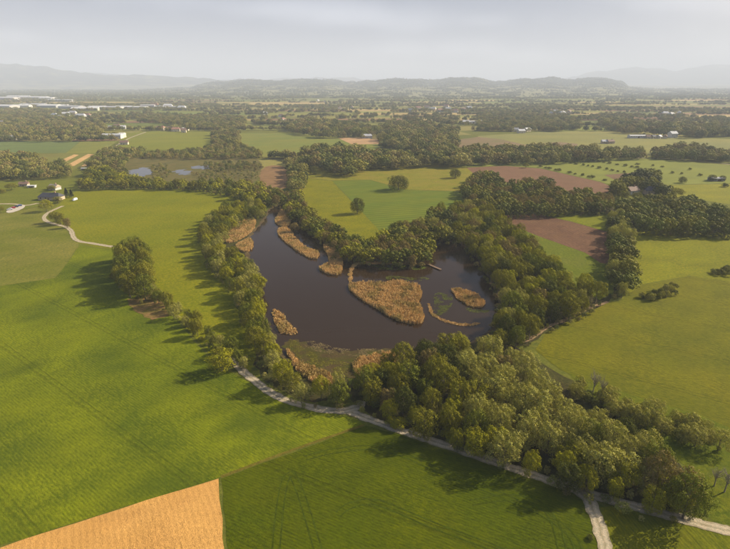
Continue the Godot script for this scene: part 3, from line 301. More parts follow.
const TINTS := {
	"o": ["olive green", "broadleaf_tree", Vector3(.180, .166, .016)],
	"m": ["mid green", "broadleaf_tree", Vector3(.132, .142, .017)],
	"b": ["bright yellow-green", "broadleaf_tree", Vector3(.250, .235, .012)],
	"d": ["dark green", "broadleaf_tree", Vector3(.076, .082, .016)],
	"D": ["dark green", "broadleaf_tree", Vector3(.098, .098, .016)],
	"w": ["pale grey-green", "willow_tree", Vector3(.31, .285, .070)],
	"W": ["pale olive", "hedge_willow", Vector3(.29, .262, .062)],
	"s": ["low leafy", "shrub", Vector3(.140, .138, .026)],
	"r": ["russet", "budding_tree", Vector3(.200, .150, .055)],
	"t": ["bare grey-brown", "bare_tree", Vector3(.19, .165, .095)],
	"c": ["blackish green", "conifer_tree", Vector3(.022, .032, .014)],
	"p": ["tall narrow", "poplar_tree", Vector3(.13, .132, .026)],
}
const NOUN := {"broadleaf_tree": "broadleaf tree", "willow_tree": "willow", "hedge_willow": "hedge willow", "shrub": "shrub", "budding_tree": "budding tree", "bare_tree": "bare tree", "conifer_tree": "conifer", "poplar_tree": "poplar"}

var mats := {}
var leaf_mats := {}
var crowns := {}
var trunks := {}
var taken := {}
var kind_count := {}
var keepout: Array = []
var patch_noise := FastNoiseLite.new()
var fine_noise := FastNoiseLite.new()
var sheet_level := 0.02
var far_rows := {}

func _ready() -> void:
	set_view_and_light()
	patch_noise.seed = 11; patch_noise.frequency = 1.0; patch_noise.fractal_octaves = 3
	fine_noise.seed = 5; fine_noise.frequency = 1.0; fine_noise.fractal_octaves = 2
	make_materials()
	for f in FIELDS: keepout.append(poly_of(f[7]))
	keepout.append(poly_of(POND))
	for p in PONDLETS: keepout.append(poly_of(p[1]))
	build_ground()
	build_hills()
	build_far_plain()
	build_fields()
	build_water()
	build_tracks()
	make_crowns()
	build_belts()
	build_lone()
	build_orchard()
	build_distant_woods()
	build_buildings()
	build_cars()
	build_jetty()

func set_view_and_light() -> void:
	var cam := Camera3D.new()
	cam.name = "camera"
	cam.position = Vector3(0, 100, 0)
	cam.rotation_degrees = Vector3(-20.857, 0, 0)
	cam.fov = 57.53
	cam.near = 0.5
	cam.far = 80000.0
	add_child(cam)
	cam.current = true
	var sky_mat := ProceduralSkyMaterial.new()
	sky_mat.sky_top_color = Color(0.25, 0.33, 0.46)
	sky_mat.sky_horizon_color = Color(0.64, 0.635, 0.635)
	sky_mat.sky_curve = 0.105
	sky_mat.ground_bottom_color = Color(0.25, 0.26, 0.2)
	sky_mat.ground_horizon_color = Color(0.70, 0.70, 0.69)
	sky_mat.sun_angle_max = 70.0
	sky_mat.sun_curve = 0.42
	sky_mat.sky_cover = cirrus()
	sky_mat.sky_cover_modulate = Color(1, 1, 1, 0.28)
	var sky := Sky.new()
	sky.sky_material = sky_mat
	var env := Environment.new()
	env.background_mode = Environment.BG_SKY
	env.sky = sky
	env.tonemap_mode = Environment.TONE_MAPPER_LINEAR
	env.tonemap_exposure = 2.06
	env.fog_enabled = true
	env.fog_density = 0.000125
	env.fog_light_color = Color(0.90, 0.942, 1.0)
	env.sdfgi_enabled = true
	env.ssao_enabled = true
	env.ssil_enabled = true
	var we := WorldEnvironment.new()
	we.name = "environment"
	we.environment = env
	add_child(we)
	var sun := DirectionalLight3D.new()
	sun.name = "sun"
	sun.light_color = Color(1.0, 0.945, 0.85)
	sun.light_energy = 1.6
	sun.light_angular_distance = 0.5
	sun.shadow_enabled = true
	add_child(sun)
	sun.look_at_from_position(Vector3.ZERO, Vector3(-0.90, -0.575, 0.37), Vector3.UP)

func cirrus() -> ImageTexture:
	# thin streaky high cloud: white with a noise alpha, soft everywhere
	var n := FastNoiseLite.new()
	n.seed = 3; n.frequency = 1.0; n.fractal_octaves = 5
	var w := 512
	var h := 256
	var im := Image.create(w, h, false, Image.FORMAT_RGBAF)
	for y in h:
		var el := (0.5 - (y + 0.5) / h) * PI
		for x in w:
			var az := (x + 0.5) / w * TAU
			var d := Vector3(cos(el) * sin(az), sin(el), cos(el) * cos(az))
			var q := d / maxf(absf(d.y) + 0.12, 0.12)
			var v := n.get_noise_3d(q.x * 0.35 + q.z * 0.1, q.z * 0.9 - q.x * 0.25, 2.0)
			var a := clampf(v * 1.3 + 0.06, 0.0, 1.0) * smoothstep(0.0, 0.06, d.y)
			im.set_pixel(x, y, Color(0.62, 0.61, 0.60, a))
	return ImageTexture.create_from_image(im)

# ------------------------------------------------------------------ helpers
func poly_of(a: Array) -> PackedVector2Array:
	var p := PackedVector2Array()
	for i in range(0, a.size(), 2): p.append(Vector2(a[i], a[i + 1]))
	return p

func smooth_poly(p: PackedVector2Array, passes := 2) -> PackedVector2Array:
	for k in passes:
		var q := PackedVector2Array()
		for i in p.size():
			var a := p[i]
			var b := p[(i + 1) % p.size()]
			q.append(a.lerp(b, 0.25)); q.append(a.lerp(b, 0.75))
		p = q
	return p

func ragged_poly(p: PackedVector2Array, step: float, amount: float) -> PackedVector2Array:
	var q := PackedVector2Array()
	for i in p.size():
		var a := p[i]
		var b := p[(i + 1) % p.size()]
		var n := clampi(int(a.distance_to(b) / step), 1, 60)
		var side := (b - a).orthogonal().normalized()
		for k in n:
			var c := a.lerp(b, float(k) / n)
			q.append(c + side * fine_noise.get_noise_2d(c.x * 0.35, c.y * 0.35) * amount)
	return q

func numbered(called: String) -> String:
	var n: int = taken.get(called, 0)
	taken[called] = n + 1
	return called if n == 0 else "%s_%03d" % [called, n]

func meta(o: Node, label: String, category := "", group := "", kind := "") -> void:
	if label: o.set_meta("label", label)
	if category: o.set_meta("category", category)
	if group: o.set_meta("group", group)
	if kind: o.set_meta("kind", kind)

func mesh_node(called: String, m: Mesh, mat: Material, parent: Node = self) -> MeshInstance3D:
	var o := MeshInstance3D.new()
	o.name = numbered(called) if parent == self else called
	o.mesh = m
	if mat: o.material_override = mat
	o.cast_shadow = GeometryInstance3D.SHADOW_CASTING_SETTING_ON
	parent.add_child(o, true)
	return o

func thing(called: String, at: Vector3, turn := 0.0) -> Node3D:
	var o := Node3D.new()
	o.name = numbered(called)
	add_child(o, true)
	o.position = at
	o.rotation.y = turn
	return o

func col(v: Vector3) -> Color:
	return Color(v.x, v.y, v.z).linear_to_srgb()

func array_mesh(v: PackedVector3Array, n: PackedVector3Array, c: PackedColorArray, uv: PackedVector2Array, idx: PackedInt32Array) -> ArrayMesh:
	var a := []
	a.resize(Mesh.ARRAY_MAX)
	a[Mesh.ARRAY_VERTEX] = v
	if n.size(): a[Mesh.ARRAY_NORMAL] = n
	if c.size(): a[Mesh.ARRAY_COLOR] = c
	if uv.size(): a[Mesh.ARRAY_TEX_UV] = uv
	if idx.size(): a[Mesh.ARRAY_INDEX] = idx
	var m := ArrayMesh.new()
	m.add_surface_from_arrays(Mesh.PRIMITIVE_TRIANGLES, a)
	return m

# ------------------------------------------------------------------ materials
func grey_texture(size: int, f: Callable) -> ImageTexture:
	var b := PackedByteArray()
	b.resize(size * size * 3)
	var k := 0
	for y in size:
		for x in size:
			var c: Vector3 = f.call(float(x) / size, float(y) / size)
			b[k] = int(clampf(c.x, 0, 1) * 255); b[k + 1] = int(clampf(c.y, 0, 1) * 255); b[k + 2] = int(clampf(c.z, 0, 1) * 255)
			k += 3
	return ImageTexture.create_from_image(Image.create_from_data(size, size, false, Image.FORMAT_RGB8, b))

var tile_noise := FastNoiseLite.new()
func tiled(u: float, v: float, fu: float, fv: float, s: float) -> float:
	# seamless noise: a torus walked in four blended taps
	var a := tile_noise.get_noise_3d(u * fu, v * fv, s)
	var b := tile_noise.get_noise_3d((u - 1.0) * fu, v * fv, s)
	var c := tile_noise.get_noise_3d(u * fu, (v - 1.0) * fv, s)
	var d := tile_noise.get_noise_3d((u - 1.0) * fu, (v - 1.0) * fv, s)
	return lerpf(lerpf(a, b, u), lerpf(c, d, u), v) * 1.3

func tex_rows(u: float, v: float) -> Vector3:
	var wob := tiled(u, v, 8, 8, 1.0) * 0.006
	var r := sin((v + wob) * TAU * 40.0)
	var g := tiled(u, v, 60, 200, 4.0)
	var p := tiled(u, v, 14, 40, 9.0)
	var s := 0.80 + 0.035 * r + 0.17 * g + 0.12 * p
	for t in [0.20, 0.255]:
		s -= 0.09 * smoothstep(0.011, 0.004, absf(v + wob * 0.5 - t))
	return Vector3(s + 0.04 * p, s, s * (0.9 - 0.25 * g))

func tex_grass(u: float, v: float) -> Vector3:
	var g := tiled(u, v, 110, 110, 2.0)
	var p := tiled(u, v, 18, 18, 6.0)
	var q := tiled(u, v, 40, 46, 8.0)
	var s := 0.79 + 0.14 * g + 0.10 * p + 0.08 * q
	return Vector3(s + 0.05 * p, s, s * 0.95)

func tex_mown(u: float, v: float) -> Vector3:
	var r := sin(v * TAU * 5.0)
	var g := tiled(u, v, 90, 90, 2.0)
	var s := 0.80 + 0.10 * smoothstep(-0.4, 0.4, r) - 0.05 + 0.12 * g
	return Vector3(s, s, s * 0.95)

func tex_plough(u: float, v: float) -> Vector3:
	var r := sin((v + tiled(u, v, 6, 6, 1.0) * 0.01) * TAU * 14.0)
	var g := tiled(u, v, 70, 70, 3.0)
	var p := tiled(u, v, 12, 20, 5.0)
	var s := 0.78 + 0.07 * r + 0.16 * g + 0.1 * p
	return Vector3(s, s * 0.985, s * 0.96)

func tex_stubble(u: float, v: float) -> Vector3:
	var r := sin((v + tiled(u, v, 9, 9, 1.0) * 0.008) * TAU * 22.0)
	var g := tiled(u, v, 130, 130, 3.0)
	var q := tiled(u, v, 30, 90, 3.0)
	var s := 0.80 + 0.022 * r + 0.17 * g + 0.10 * q
	s -= 0.10 * smoothstep(0.25, 0.42, tiled(u, v, 80, 80, 12.0))
	return Vector3(s, s * 0.985, s * 0.95)

func ground_mat(called: String, tex: Texture2D, relief: float) -> StandardMaterial3D:
	var m := StandardMaterial3D.new()
	m.resource_name = called
	m.vertex_color_use_as_albedo = true
	m.albedo_texture = tex
	m.roughness = 0.95
	m.metallic_specular = 0.15
	if relief > 0.0:
		m.heightmap_enabled = true
		m.heightmap_texture = tex
		m.heightmap_scale = relief
	mats[called] = m
	return m

func plain_mat(called: String, c: Vector3, rough := 0.8, spec := 0.3) -> StandardMaterial3D:
	if mats.has(called): return mats[called]
	var m := StandardMaterial3D.new()
	m.resource_name = called
	m.albedo_color = col(c)
	m.roughness = rough
	m.metallic_specular = spec
	mats[called] = m
	return m

func make_materials() -> void:
	tile_noise.seed = 21; tile_noise.frequency = 1.0; tile_noise.fractal_octaves = 2
	ground_mat("rows", grey_texture(512, tex_rows), 8.0)
	ground_mat("grass", grey_texture(512, tex_grass), 14.0)
	ground_mat("mown", grey_texture(384, tex_mown), 6.0)
	ground_mat("plough", grey_texture(384, tex_plough), 22.0)
	ground_mat("stubble", grey_texture(512, tex_stubble), 14.0)
	var vc := StandardMaterial3D.new()
	vc.resource_name = "tinted"
	vc.vertex_color_use_as_albedo = true
	vc.roughness = 0.9
	vc.metallic_specular = 0.2
	mats["tinted"] = vc
	var bark := StandardMaterial3D.new()
	bark.resource_name = "bark"
	bark.albedo_color = col(Vector3(.085, .068, .05))
	bark.roughness = 0.95
	mats["bark"] = bark
	var pale := bark.duplicate()
	pale.albedo_color = col(Vector3(.21, .18, .13))
	mats["pale_bark"] = pale
	for k in TINTS:
		var m := StandardMaterial3D.new()
		m.resource_name = "leaves"
		m.vertex_color_use_as_albedo = true
		m.albedo_color = col(TINTS[k][2])
		m.roughness = 0.75
		m.metallic_specular = 0.12
		m.backlight_enabled = true
		m.backlight = Color(0.60, 0.62, 0.16)
		leaf_mats[k] = m
	var water := StandardMaterial3D.new()
	water.resource_name = "pond water"
	water.albedo_color = col(Vector3(.024, .014, .006))
	water.roughness = 0.12
	water.metallic_specular = 0.22
	var rip := FastNoiseLite.new()
	rip.seed = 8; rip.frequency = 0.02; rip.fractal_octaves = 3
	var nt := NoiseTexture2D.new()
	nt.width = 512; nt.height = 512; nt.seamless = true; nt.as_normal_map = true; nt.bump_strength = 1.2; nt.noise = rip
	water.normal_enabled = true
	water.normal_texture = nt
	water.normal_scale = 0.12
	water.uv1_triplanar = true
	water.uv1_world_triplanar = true
	water.uv1_scale = Vector3.ONE * 0.09
	mats["water"] = water
	var ruffled := water.duplicate()
	ruffled.roughness = 0.15
	ruffled.metallic_specular = 0.5
	mats["ruffled"] = ruffled

# ------------------------------------------------------------------ ground sheets
func sheet(poly: PackedVector2Array, y: float, cell: float, turn: float, paint: Callable, tile := 32.0) -> ArrayMesh:
	var v := PackedVector3Array()
	var n := PackedVector3Array()
	var c := PackedColorArray()
	var uv := PackedVector2Array()
	var ca := cos(turn) / tile
	var sa := sin(turn) / tile
	var lo := poly[0]
	var hi := poly[0]
	for p in poly:
		lo = lo.min(p); hi = hi.max(p)
	var nx := maxi(1, ceili((hi.x - lo.x) / cell))
	var ny := maxi(1, ceili((hi.y - lo.y) / cell))
	for i in nx:
		for j in ny:
			var a := lo + Vector2(i, j) * cell
			var quad := PackedVector2Array([a, a + Vector2(cell, 0), a + Vector2(cell, cell), a + Vector2(0, cell)])
			for piece in Geometry2D.intersect_polygons(poly, quad):
				var tri := Geometry2D.triangulate_polygon(piece)
				for k in range(0, tri.size(), 3):
					var t := [piece[tri[k]], piece[tri[k + 1]], piece[tri[k + 2]]]
					if (t[1] - t[0]).cross(t[2] - t[0]) < 0.0: t = [t[0], t[2], t[1]]
					for p: Vector2 in t:
						v.append(Vector3(p.x, y, p.y)); n.append(Vector3.UP)
						c.append(paint.call(p))
						uv.append(Vector2(p.x * ca + p.y * sa, -p.x * sa + p.y * ca))
	return array_mesh(v, n, c, uv, PackedInt32Array())

func patchy(a: Vector3, b: Vector3, size: float, turn: float) -> Callable:
	var ca := cos(turn)
	var sa := sin(turn)
	return func(p: Vector2) -> Color:
		var u := (p.x * ca + p.y * sa) / (size * 2.6)
		var w := (-p.x * sa + p.y * ca) / size
		var t := clampf(0.45 + patch_noise.get_noise_2d(u, w) * 1.25 + fine_noise.get_noise_2d(u * 5.0, w * 5.0) * 0.25, 0.0, 1.0)
		var x := a.lerp(b, t) * (1.34 + fine_noise.get_noise_2d(p.x * 0.11, p.y * 0.11) * 0.14)
		return Color(x.x, x.y, x.z)

func vec(a: Array) -> Vector3:
	return Vector3(a[0], a[1], a[2])

func build_ground() -> void:
	# one big sheet to the horizon; finer cells near the camera so that its patches vary
	var v := PackedVector3Array()
	var n := PackedVector3Array()
	var c := PackedColorArray()
	var uv := PackedVector2Array()
	var idx := PackedInt32Array()
	var xs := []
	var x := -30000.0
	while x <= 30000.0:
		xs.append(x); x += clampf(absf(x + 1.0) * 0.09, 40.0, 1500.0)
	var zs := []
	var z := 300.0
	while z > -34000.0:
		zs.append(z); z -= clampf(absf(z) * 0.06, 30.0, 1500.0)
	for zz in zs:
		for xx in xs:
			v.append(Vector3(xx, 0, zz)); n.append(Vector3.UP); uv.append(Vector2(xx, zz) / 47.0)
			var t := clampf(0.5 + patch_noise.get_noise_2d(xx / 420.0, zz / 300.0) * 1.3, 0, 1)
			var q := Vector3(.150, .152, .024).lerp(Vector3(.115, .125, .020), t) * 1.2
			c.append(Color(q.x, q.y, q.z))
	var w: int = xs.size()
	for j in zs.size() - 1:
		for i in w - 1:
			var k := j * w + i
			idx.append_array([k, k + w, k + 1, k + 1, k + w, k + w + 1])
	var o := mesh_node("ground", array_mesh(v, n, c, uv, idx), mats["grass"])
	meta(o, "open green ground of the whole valley", "", "", "structure")

func build_fields() -> void:
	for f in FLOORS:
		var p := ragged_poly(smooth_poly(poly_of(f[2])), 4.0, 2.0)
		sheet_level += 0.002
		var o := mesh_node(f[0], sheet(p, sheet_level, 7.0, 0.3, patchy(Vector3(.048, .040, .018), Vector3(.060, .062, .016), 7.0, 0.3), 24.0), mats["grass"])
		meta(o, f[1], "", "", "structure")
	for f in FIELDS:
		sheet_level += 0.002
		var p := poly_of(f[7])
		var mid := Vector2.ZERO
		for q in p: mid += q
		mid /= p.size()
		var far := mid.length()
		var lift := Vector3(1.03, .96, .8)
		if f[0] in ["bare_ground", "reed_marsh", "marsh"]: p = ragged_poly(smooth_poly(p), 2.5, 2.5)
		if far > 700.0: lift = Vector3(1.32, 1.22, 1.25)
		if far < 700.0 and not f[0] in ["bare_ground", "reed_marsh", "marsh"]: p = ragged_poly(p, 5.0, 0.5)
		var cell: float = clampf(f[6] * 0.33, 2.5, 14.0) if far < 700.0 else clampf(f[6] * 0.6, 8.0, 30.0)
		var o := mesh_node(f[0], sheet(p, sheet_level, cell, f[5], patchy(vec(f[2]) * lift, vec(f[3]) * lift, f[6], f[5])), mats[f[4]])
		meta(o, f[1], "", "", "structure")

func build_water() -> void:
	sheet_level += 0.006
	var white := func(_p: Vector2) -> Color: return Color(1, 1, 1)
	var p := smooth_poly(poly_of(POND))
	var mud := mesh_node("mud_shore", sheet(ragged_poly(Geometry2D.offset_polygon(p, 2.2)[0], 3.0, 2.0), sheet_level, 6.0, 0.0, patchy(Vector3(.085, .06, .035), Vector3(.12, .09, .045), 5.0, 0.2), 20.0), mats["grass"])
	meta(mud, "brown mud shore all round the pond", "", "", "structure")
	sheet_level += 0.006
	var o := mesh_node("pond_water", sheet(ragged_poly(p, 3.0, 1.6), sheet_level, 40.0, 0.0, white), mats["water"])
	meta(o, "dark brown pond with reed islands at the centre", "", "", "structure")
	for q in PONDLETS:
		var w := mesh_node("pool_water", sheet(ragged_poly(smooth_poly(poly_of(q[1])), 3.0, 9.0), sheet_level, 60.0, 0.0, white), mats["ruffled"])
		meta(w, q[0], "", "", "structure")
	var fl := mesh_node("marsh_shallows", sheet(ragged_poly(smooth_poly(poly_of(SHALLOWS)), 1.5, 2.2), sheet_level + .006, 1.6, 0.0, patchy(Vector3(.075, .052, .026), Vector3(.062, .062, .012), 5.0, 0.4), 14.0), mats["grass"])
	meta(fl, "olive brown marshy shallows along the pond south shore", "", "", "structure")
	# weed mats: many small leaf pads floating on the water, torn at their edges
	var rng := RandomNumberGenerator.new()
	rng.seed = 77
	for wd in WEEDS:
		var wp := smooth_poly(poly_of(wd[2]))
		var v := PackedVector3Array()
		var n := PackedVector3Array()
		var c := PackedColorArray()
		var base := vec(wd[1])
		for s in scatter(wp, 0.34, rng, 8000):
			var dens := patch_noise.get_noise_2d(s.x * 0.16, s.y * 0.16) + 0.12
			if rng.randf() > dens * 3.0 + 0.30: continue
			var r := rng.randf_range(0.10, 0.30)
			var a0 := rng.randf() * TAU
			var tone := base * rng.randf_range(0.65, 1.5)
			var y := sheet_level + rng.randf_range(0.012, 0.16)
			for k in 5:
				var t0 := a0 + TAU * k / 5.0
				var t1 := a0 + TAU * (k + 1) / 5.0
				for q: Vector3 in [Vector3(s.x, y + 0.05, s.y), Vector3(s.x + cos(t0) * r, y, s.y + sin(t0) * r), Vector3(s.x + cos(t1) * r, y, s.y + sin(t1) * r)]:
					v.append(q); n.append(Vector3.UP); c.append(Color(tone.x, tone.y, tone.z))
		var o2 := mesh_node("water_weed", array_mesh(v, n, c, PackedVector2Array(), PackedInt32Array()), mats["tinted"])
		meta(o2, wd[0], "water weed", "", "stuff")
	build_reeds(rng)

func scatter(poly: PackedVector2Array, spacing: float, rng: RandomNumberGenerator, most := 6000) -> Array[Vector2]:
	var lo := poly[0]
	var hi := poly[0]
	for p in poly:
		lo = lo.min(p); hi = hi.max(p)
	var out: Array[Vector2] = []
	var grid := {}
	var size := hi - lo
	var tries := mini(int(size.x * size.y / (spacing * spacing) * 5.0), most * 12)
	for k in tries:
		var q := lo + Vector2(rng.randf() * size.x, rng.randf() * size.y)
		if not Geometry2D.is_point_in_polygon(q, poly): continue
		var g := Vector2i((q / spacing).floor())
		var free := true
		for i in range(-1, 2):
			for j in range(-1, 2):
				if grid.has(g + Vector2i(i, j)) and q.distance_to(grid[g + Vector2i(i, j)]) < spacing: free = false
		if not free: continue
		grid[g] = q
		out.append(q)
		if out.size() >= most: break
	return out

func reed_tuft(rng: RandomNumberGenerator) -> ArrayMesh:
	var v := PackedVector3Array()
	var c := PackedColorArray()
	for k in 22:
		var a := rng.randf() * TAU
		var r := sqrt(rng.randf()) * 0.42
		var b := Vector3(cos(a) * r, 0, sin(a) * r)
		var tip := b + Vector3(rng.randf_range(-.3, .3), rng.randf_range(.65, 1.1), rng.randf_range(-.3, .3))
		var side := Vector3(cos(a + 1.3), 0, sin(a + 1.3)) * rng.randf_range(.035, .07)
		var t := rng.randf_range(.65, 1.3)
		for p: Vector3 in [b - side, tip + side * 0.8, b + side, b - side, tip - side * 0.8, tip + side * 0.8]:
			v.append(p); c.append(Color(t, t * rng.randf_range(.95, 1.05), t))
	var st := SurfaceTool.new()
	st.begin(Mesh.PRIMITIVE_TRIANGLES)
	for i in v.size():
		st.set_color(c[i]); st.add_vertex(v[i])
	st.generate_normals()
	return st.commit()

func build_reeds(rng: RandomNumberGenerator) -> void:
	var tufts := [reed_tuft(rng), reed_tuft(rng)]
	for m in tufts: m.surface_set_material(0, mats["tinted"])
	for r in REEDS:
		var p := ragged_poly(smooth_poly(poly_of(r[3])), 1.6, 0.9)
		var mid := Vector2.ZERO
		for q in p: mid += q
		mid /= p.size()
		var bed := thing("reed_bed", Vector3(mid.x, sheet_level, mid.y))
		meta(bed, r[0], "reed bed", "reed beds in the pond")
		var local := PackedVector2Array()
		for q in p: local.append(q - mid)
		var mud := mesh_node("mud_bank", sheet(local, 0.02, 2.5, 0.2, patchy(Vector3(.26, .17, .07), Vector3(.19, .13, .055), 4.0, 0.2), 15.0), mats["stubble"], bed)
		mud.set_meta("label", "brown matted base of the reeds")
		var spots := scatter(local, 0.62, rng, 3000)
		for which in 2:
			var mm := MultiMesh.new()
			mm.transform_format = MultiMesh.TRANSFORM_3D
			mm.use_colors = true
			mm.mesh = tufts[which]
			var pick: Array[Vector2] = []
			for s in spots:
				if rng.randf() < r[2] * 0.96 and (int(s.x * 7.3 + 1000.0) % 2 == which): pick.append(s)
			mm.instance_count = pick.size()
			for i in pick.size():
				var s := pick[i]
				var h: float = r[1] * rng.randf_range(.6, 1.1) * (0.95 + 0.45 * patch_noise.get_noise_2d((s.x + mid.x) * 0.13, (s.y + mid.y) * 0.13))
				var b := Basis(Vector3.UP, rng.randf() * TAU).scaled(Vector3(1.15, h, 1.15))
				mm.set_instance_transform(i, Transform3D(b, Vector3(s.x, 0.02, s.y)))
				var g := clampf(patch_noise.get_noise_2d((s.x + mid.x) * 0.09, (s.y + mid.y) * 0.09 + 40.0) * 1.6, 0.0, 0.7)
				var t := Vector3(.62, .42, .17).lerp(Vector3(.34, .27, .08), g) * rng.randf_range(.8, 1.15)
				mm.set_instance_color(i, Color(t.x, t.y, t.z))
			if pick.size() == 0: continue
			var o := MultiMeshInstance3D.new()
			o.name = "reeds"
			o.multimesh = mm
			o.set_meta("kind", "stuff")
			bed.add_child(o, true)

func build_tracks() -> void:
	var pressed := 0.052 # wheel marks lie on the near crop fields, below the gravel
	for t in TRACKS:
		sheet_level += 0.003
		pressed += 0.002
		var y := sheet_level if t[4] == "track" else pressed
		var pts := poly_of(t[2])
		var cv := Curve2D.new()
		for i in pts.size():
			var a := pts[maxi(i - 1, 0)]
			var b := pts[mini(i + 1, pts.size() - 1)]
			var tg := (b - a) / 6.0
			cv.add_point(pts[i], -tg, tg)
		var line := cv.tessellate_even_length(6, 1.2)
		var v := PackedVector3Array()
		var n := PackedVector3Array()
		var c := PackedColorArray()
		var uv := PackedVector2Array()
		var idx := PackedInt32Array()
		var cols := 9 if t[1] > 1.2 else 3
		for i in line.size():
			var a := line[maxi(i - 1, 0)]
			var b := line[mini(i + 1, line.size() - 1)]
			var side := (b - a).normalized().orthogonal()
			var wl: float = t[1] * (0.5 + 0.12 * fine_noise.get_noise_2d(i * 0.21, 3.0) + 0.06 * fine_noise.get_noise_2d(i * 0.7, 31.0))
			var wr: float = t[1] * (0.5 + 0.12 * fine_noise.get_noise_2d(i * 0.21, 9.0) + 0.06 * fine_noise.get_noise_2d(i * 0.7, 39.0))
			for k in cols:
				var s := float(k) / (cols - 1)
				var q := line[i] + side * lerpf(-wl, wr, s)
				v.append(Vector3(q.x, y, q.y)); n.append(Vector3.UP); uv.append(q / 9.0)
				# two worn wheel lanes with a duller grown strip between and at the edges
				var worn := maxf(exp(-pow((s - 0.27) / 0.13, 2.0)), exp(-pow((s - 0.73) / 0.13, 2.0)))
				var mixed := clampf(worn + fine_noise.get_noise_2d(q.x * 0.5, q.y * 0.5) * 0.5 + 0.25, 0.0, 1.0)
				var x := Vector3(.30, .25, .15).lerp(Vector3(.62, .52, .40), mixed)
				x *= vec(t[3])
				c.append(Color(x.x, x.y, x.z))
		for i in line.size() - 1:
			for k in cols - 1:
				var m := i * cols + k
				var f := (line[i + 1] - line[i]).orthogonal().dot(Vector2(v[m + 1].x - v[m].x, v[m + 1].z - v[m].z))
				if f < 0.0: idx.append_array([m, m + cols, m + 1, m + 1, m + cols, m + cols + 1])
				else: idx.append_array([m, m + 1, m + cols, m + 1, m + cols + 1, m + cols])
		var o := mesh_node(t[4], array_mesh(v, n, c, uv, idx), mats["grass"])
		meta(o, t[0], "", "", "structure")
	sheet_level += 0.006
	var cp := mesh_node("car_park", sheet(smooth_poly(poly_of(CAR_PARK), 1), sheet_level, 5.0, 0.1, patchy(Vector3(.52, .48, .42), Vector3(.45, .41, .36), 8.0, 0.0), 9.0), mats["stubble"])
	meta(cp, "white gravel farm car park at the left edge", "", "", "structure")

# ------------------------------------------------------------------ far land
func ridge_height(prof: Array, u: float) -> float:
	if u <= prof[0][0]: return prof[0][1]
	for i in prof.size() - 1:
		if u <= prof[i + 1][0]:
			var t: float = (u - prof[i][0]) / (prof[i + 1][0] - prof[i][0])
			return lerpf(prof[i][1], prof[i + 1][1], t * t * (3.0 - 2.0 * t))
	return prof[-1][1]

# each ridge: distance of its crest, reach in front, reach behind, relief, crest heights by bearing (x over distance)
const RIDGES := [
	["hills", "wooded green hills across the middle distance", 8400.0, 4400.0, 2400.0, 38.0, [[-0.95, 8], [-0.45, 10], [-0.34, 40], [-0.28, 108], [-0.22, 158], [-0.15, 149], [-0.09, 165], [-0.03, 119], [0.04, 158], [0.08, 177], [0.13, 135], [0.165, 182], [0.20, 184], [0.25, 133], [0.31, 182], [0.345, 193], [0.385, 151], [0.41, 177], [0.45, 175], [0.475, 133], [0.50, 54], [0.54, 30], [0.95, 34]]],
	["far_hills", "pale low hills behind the wooded hills on the right", 12500.0, 2200.0, 1500.0, 22.0, [[-0.95, 52], [-0.4, 52], [-0.1, 71], [0.1, 57], [0.45, 54], [0.52, 69], [0.58, 49], [0.66, 71], [0.72, 51], [0.95, 57]]],
	["mountains", "hazy blue mountain on the left skyline", 13000.0, 3400.0, 2500.0, 70.0, [[-1.0, 620], [-0.72, 558], [-0.66, 564], [-0.60, 509], [-0.54, 372], [-0.48, 301], [-0.42, 308], [-0.35, 242], [-0.28, 211], [-0.2, 125], [0.0, 75], [0.4, 52], [0.95, 52]]],
	["far_mountains", "faint pale mountains on the right skyline", 18500.0, 4500.0, 3000.0, 110.0, [[-0.95, 569], [-0.6, 495], [-0.5, 445], [-0.3, 199], [-0.05, 297], [0.02, 223], [0.3, 162], [0.38, 297], [0.44, 519], [0.5, 618], [0.54, 606], [0.58, 495], [0.62, 667], [0.68, 704], [0.73, 593], [0.95, 667]]],
]

func hill_at(r: Array, x: float, z: float) -> float:
	var d := -z
	var t: float = (d - r[2])
	var e: float = clampf(1.0 + t / r[3], 0.0, 1.0) if t < 0.0 else clampf(1.0 - t / r[4], 0.0, 1.0)
	e = e * e * (3.0 - 2.0 * e) if t >= 0.0 else pow(e, 1.7)
	var nz := patch_noise.get_noise_2d(x / 620.0, z / 500.0) * 1.0 + patch_noise.get_noise_2d(x / 210.0 + 50.0, z / 190.0) * 0.4
	var p := ridge_height(r[6], x / d)
	return (p + nz * r[5] * clampf(p / 90.0, 0.2, 1.0)) * e - 3.0

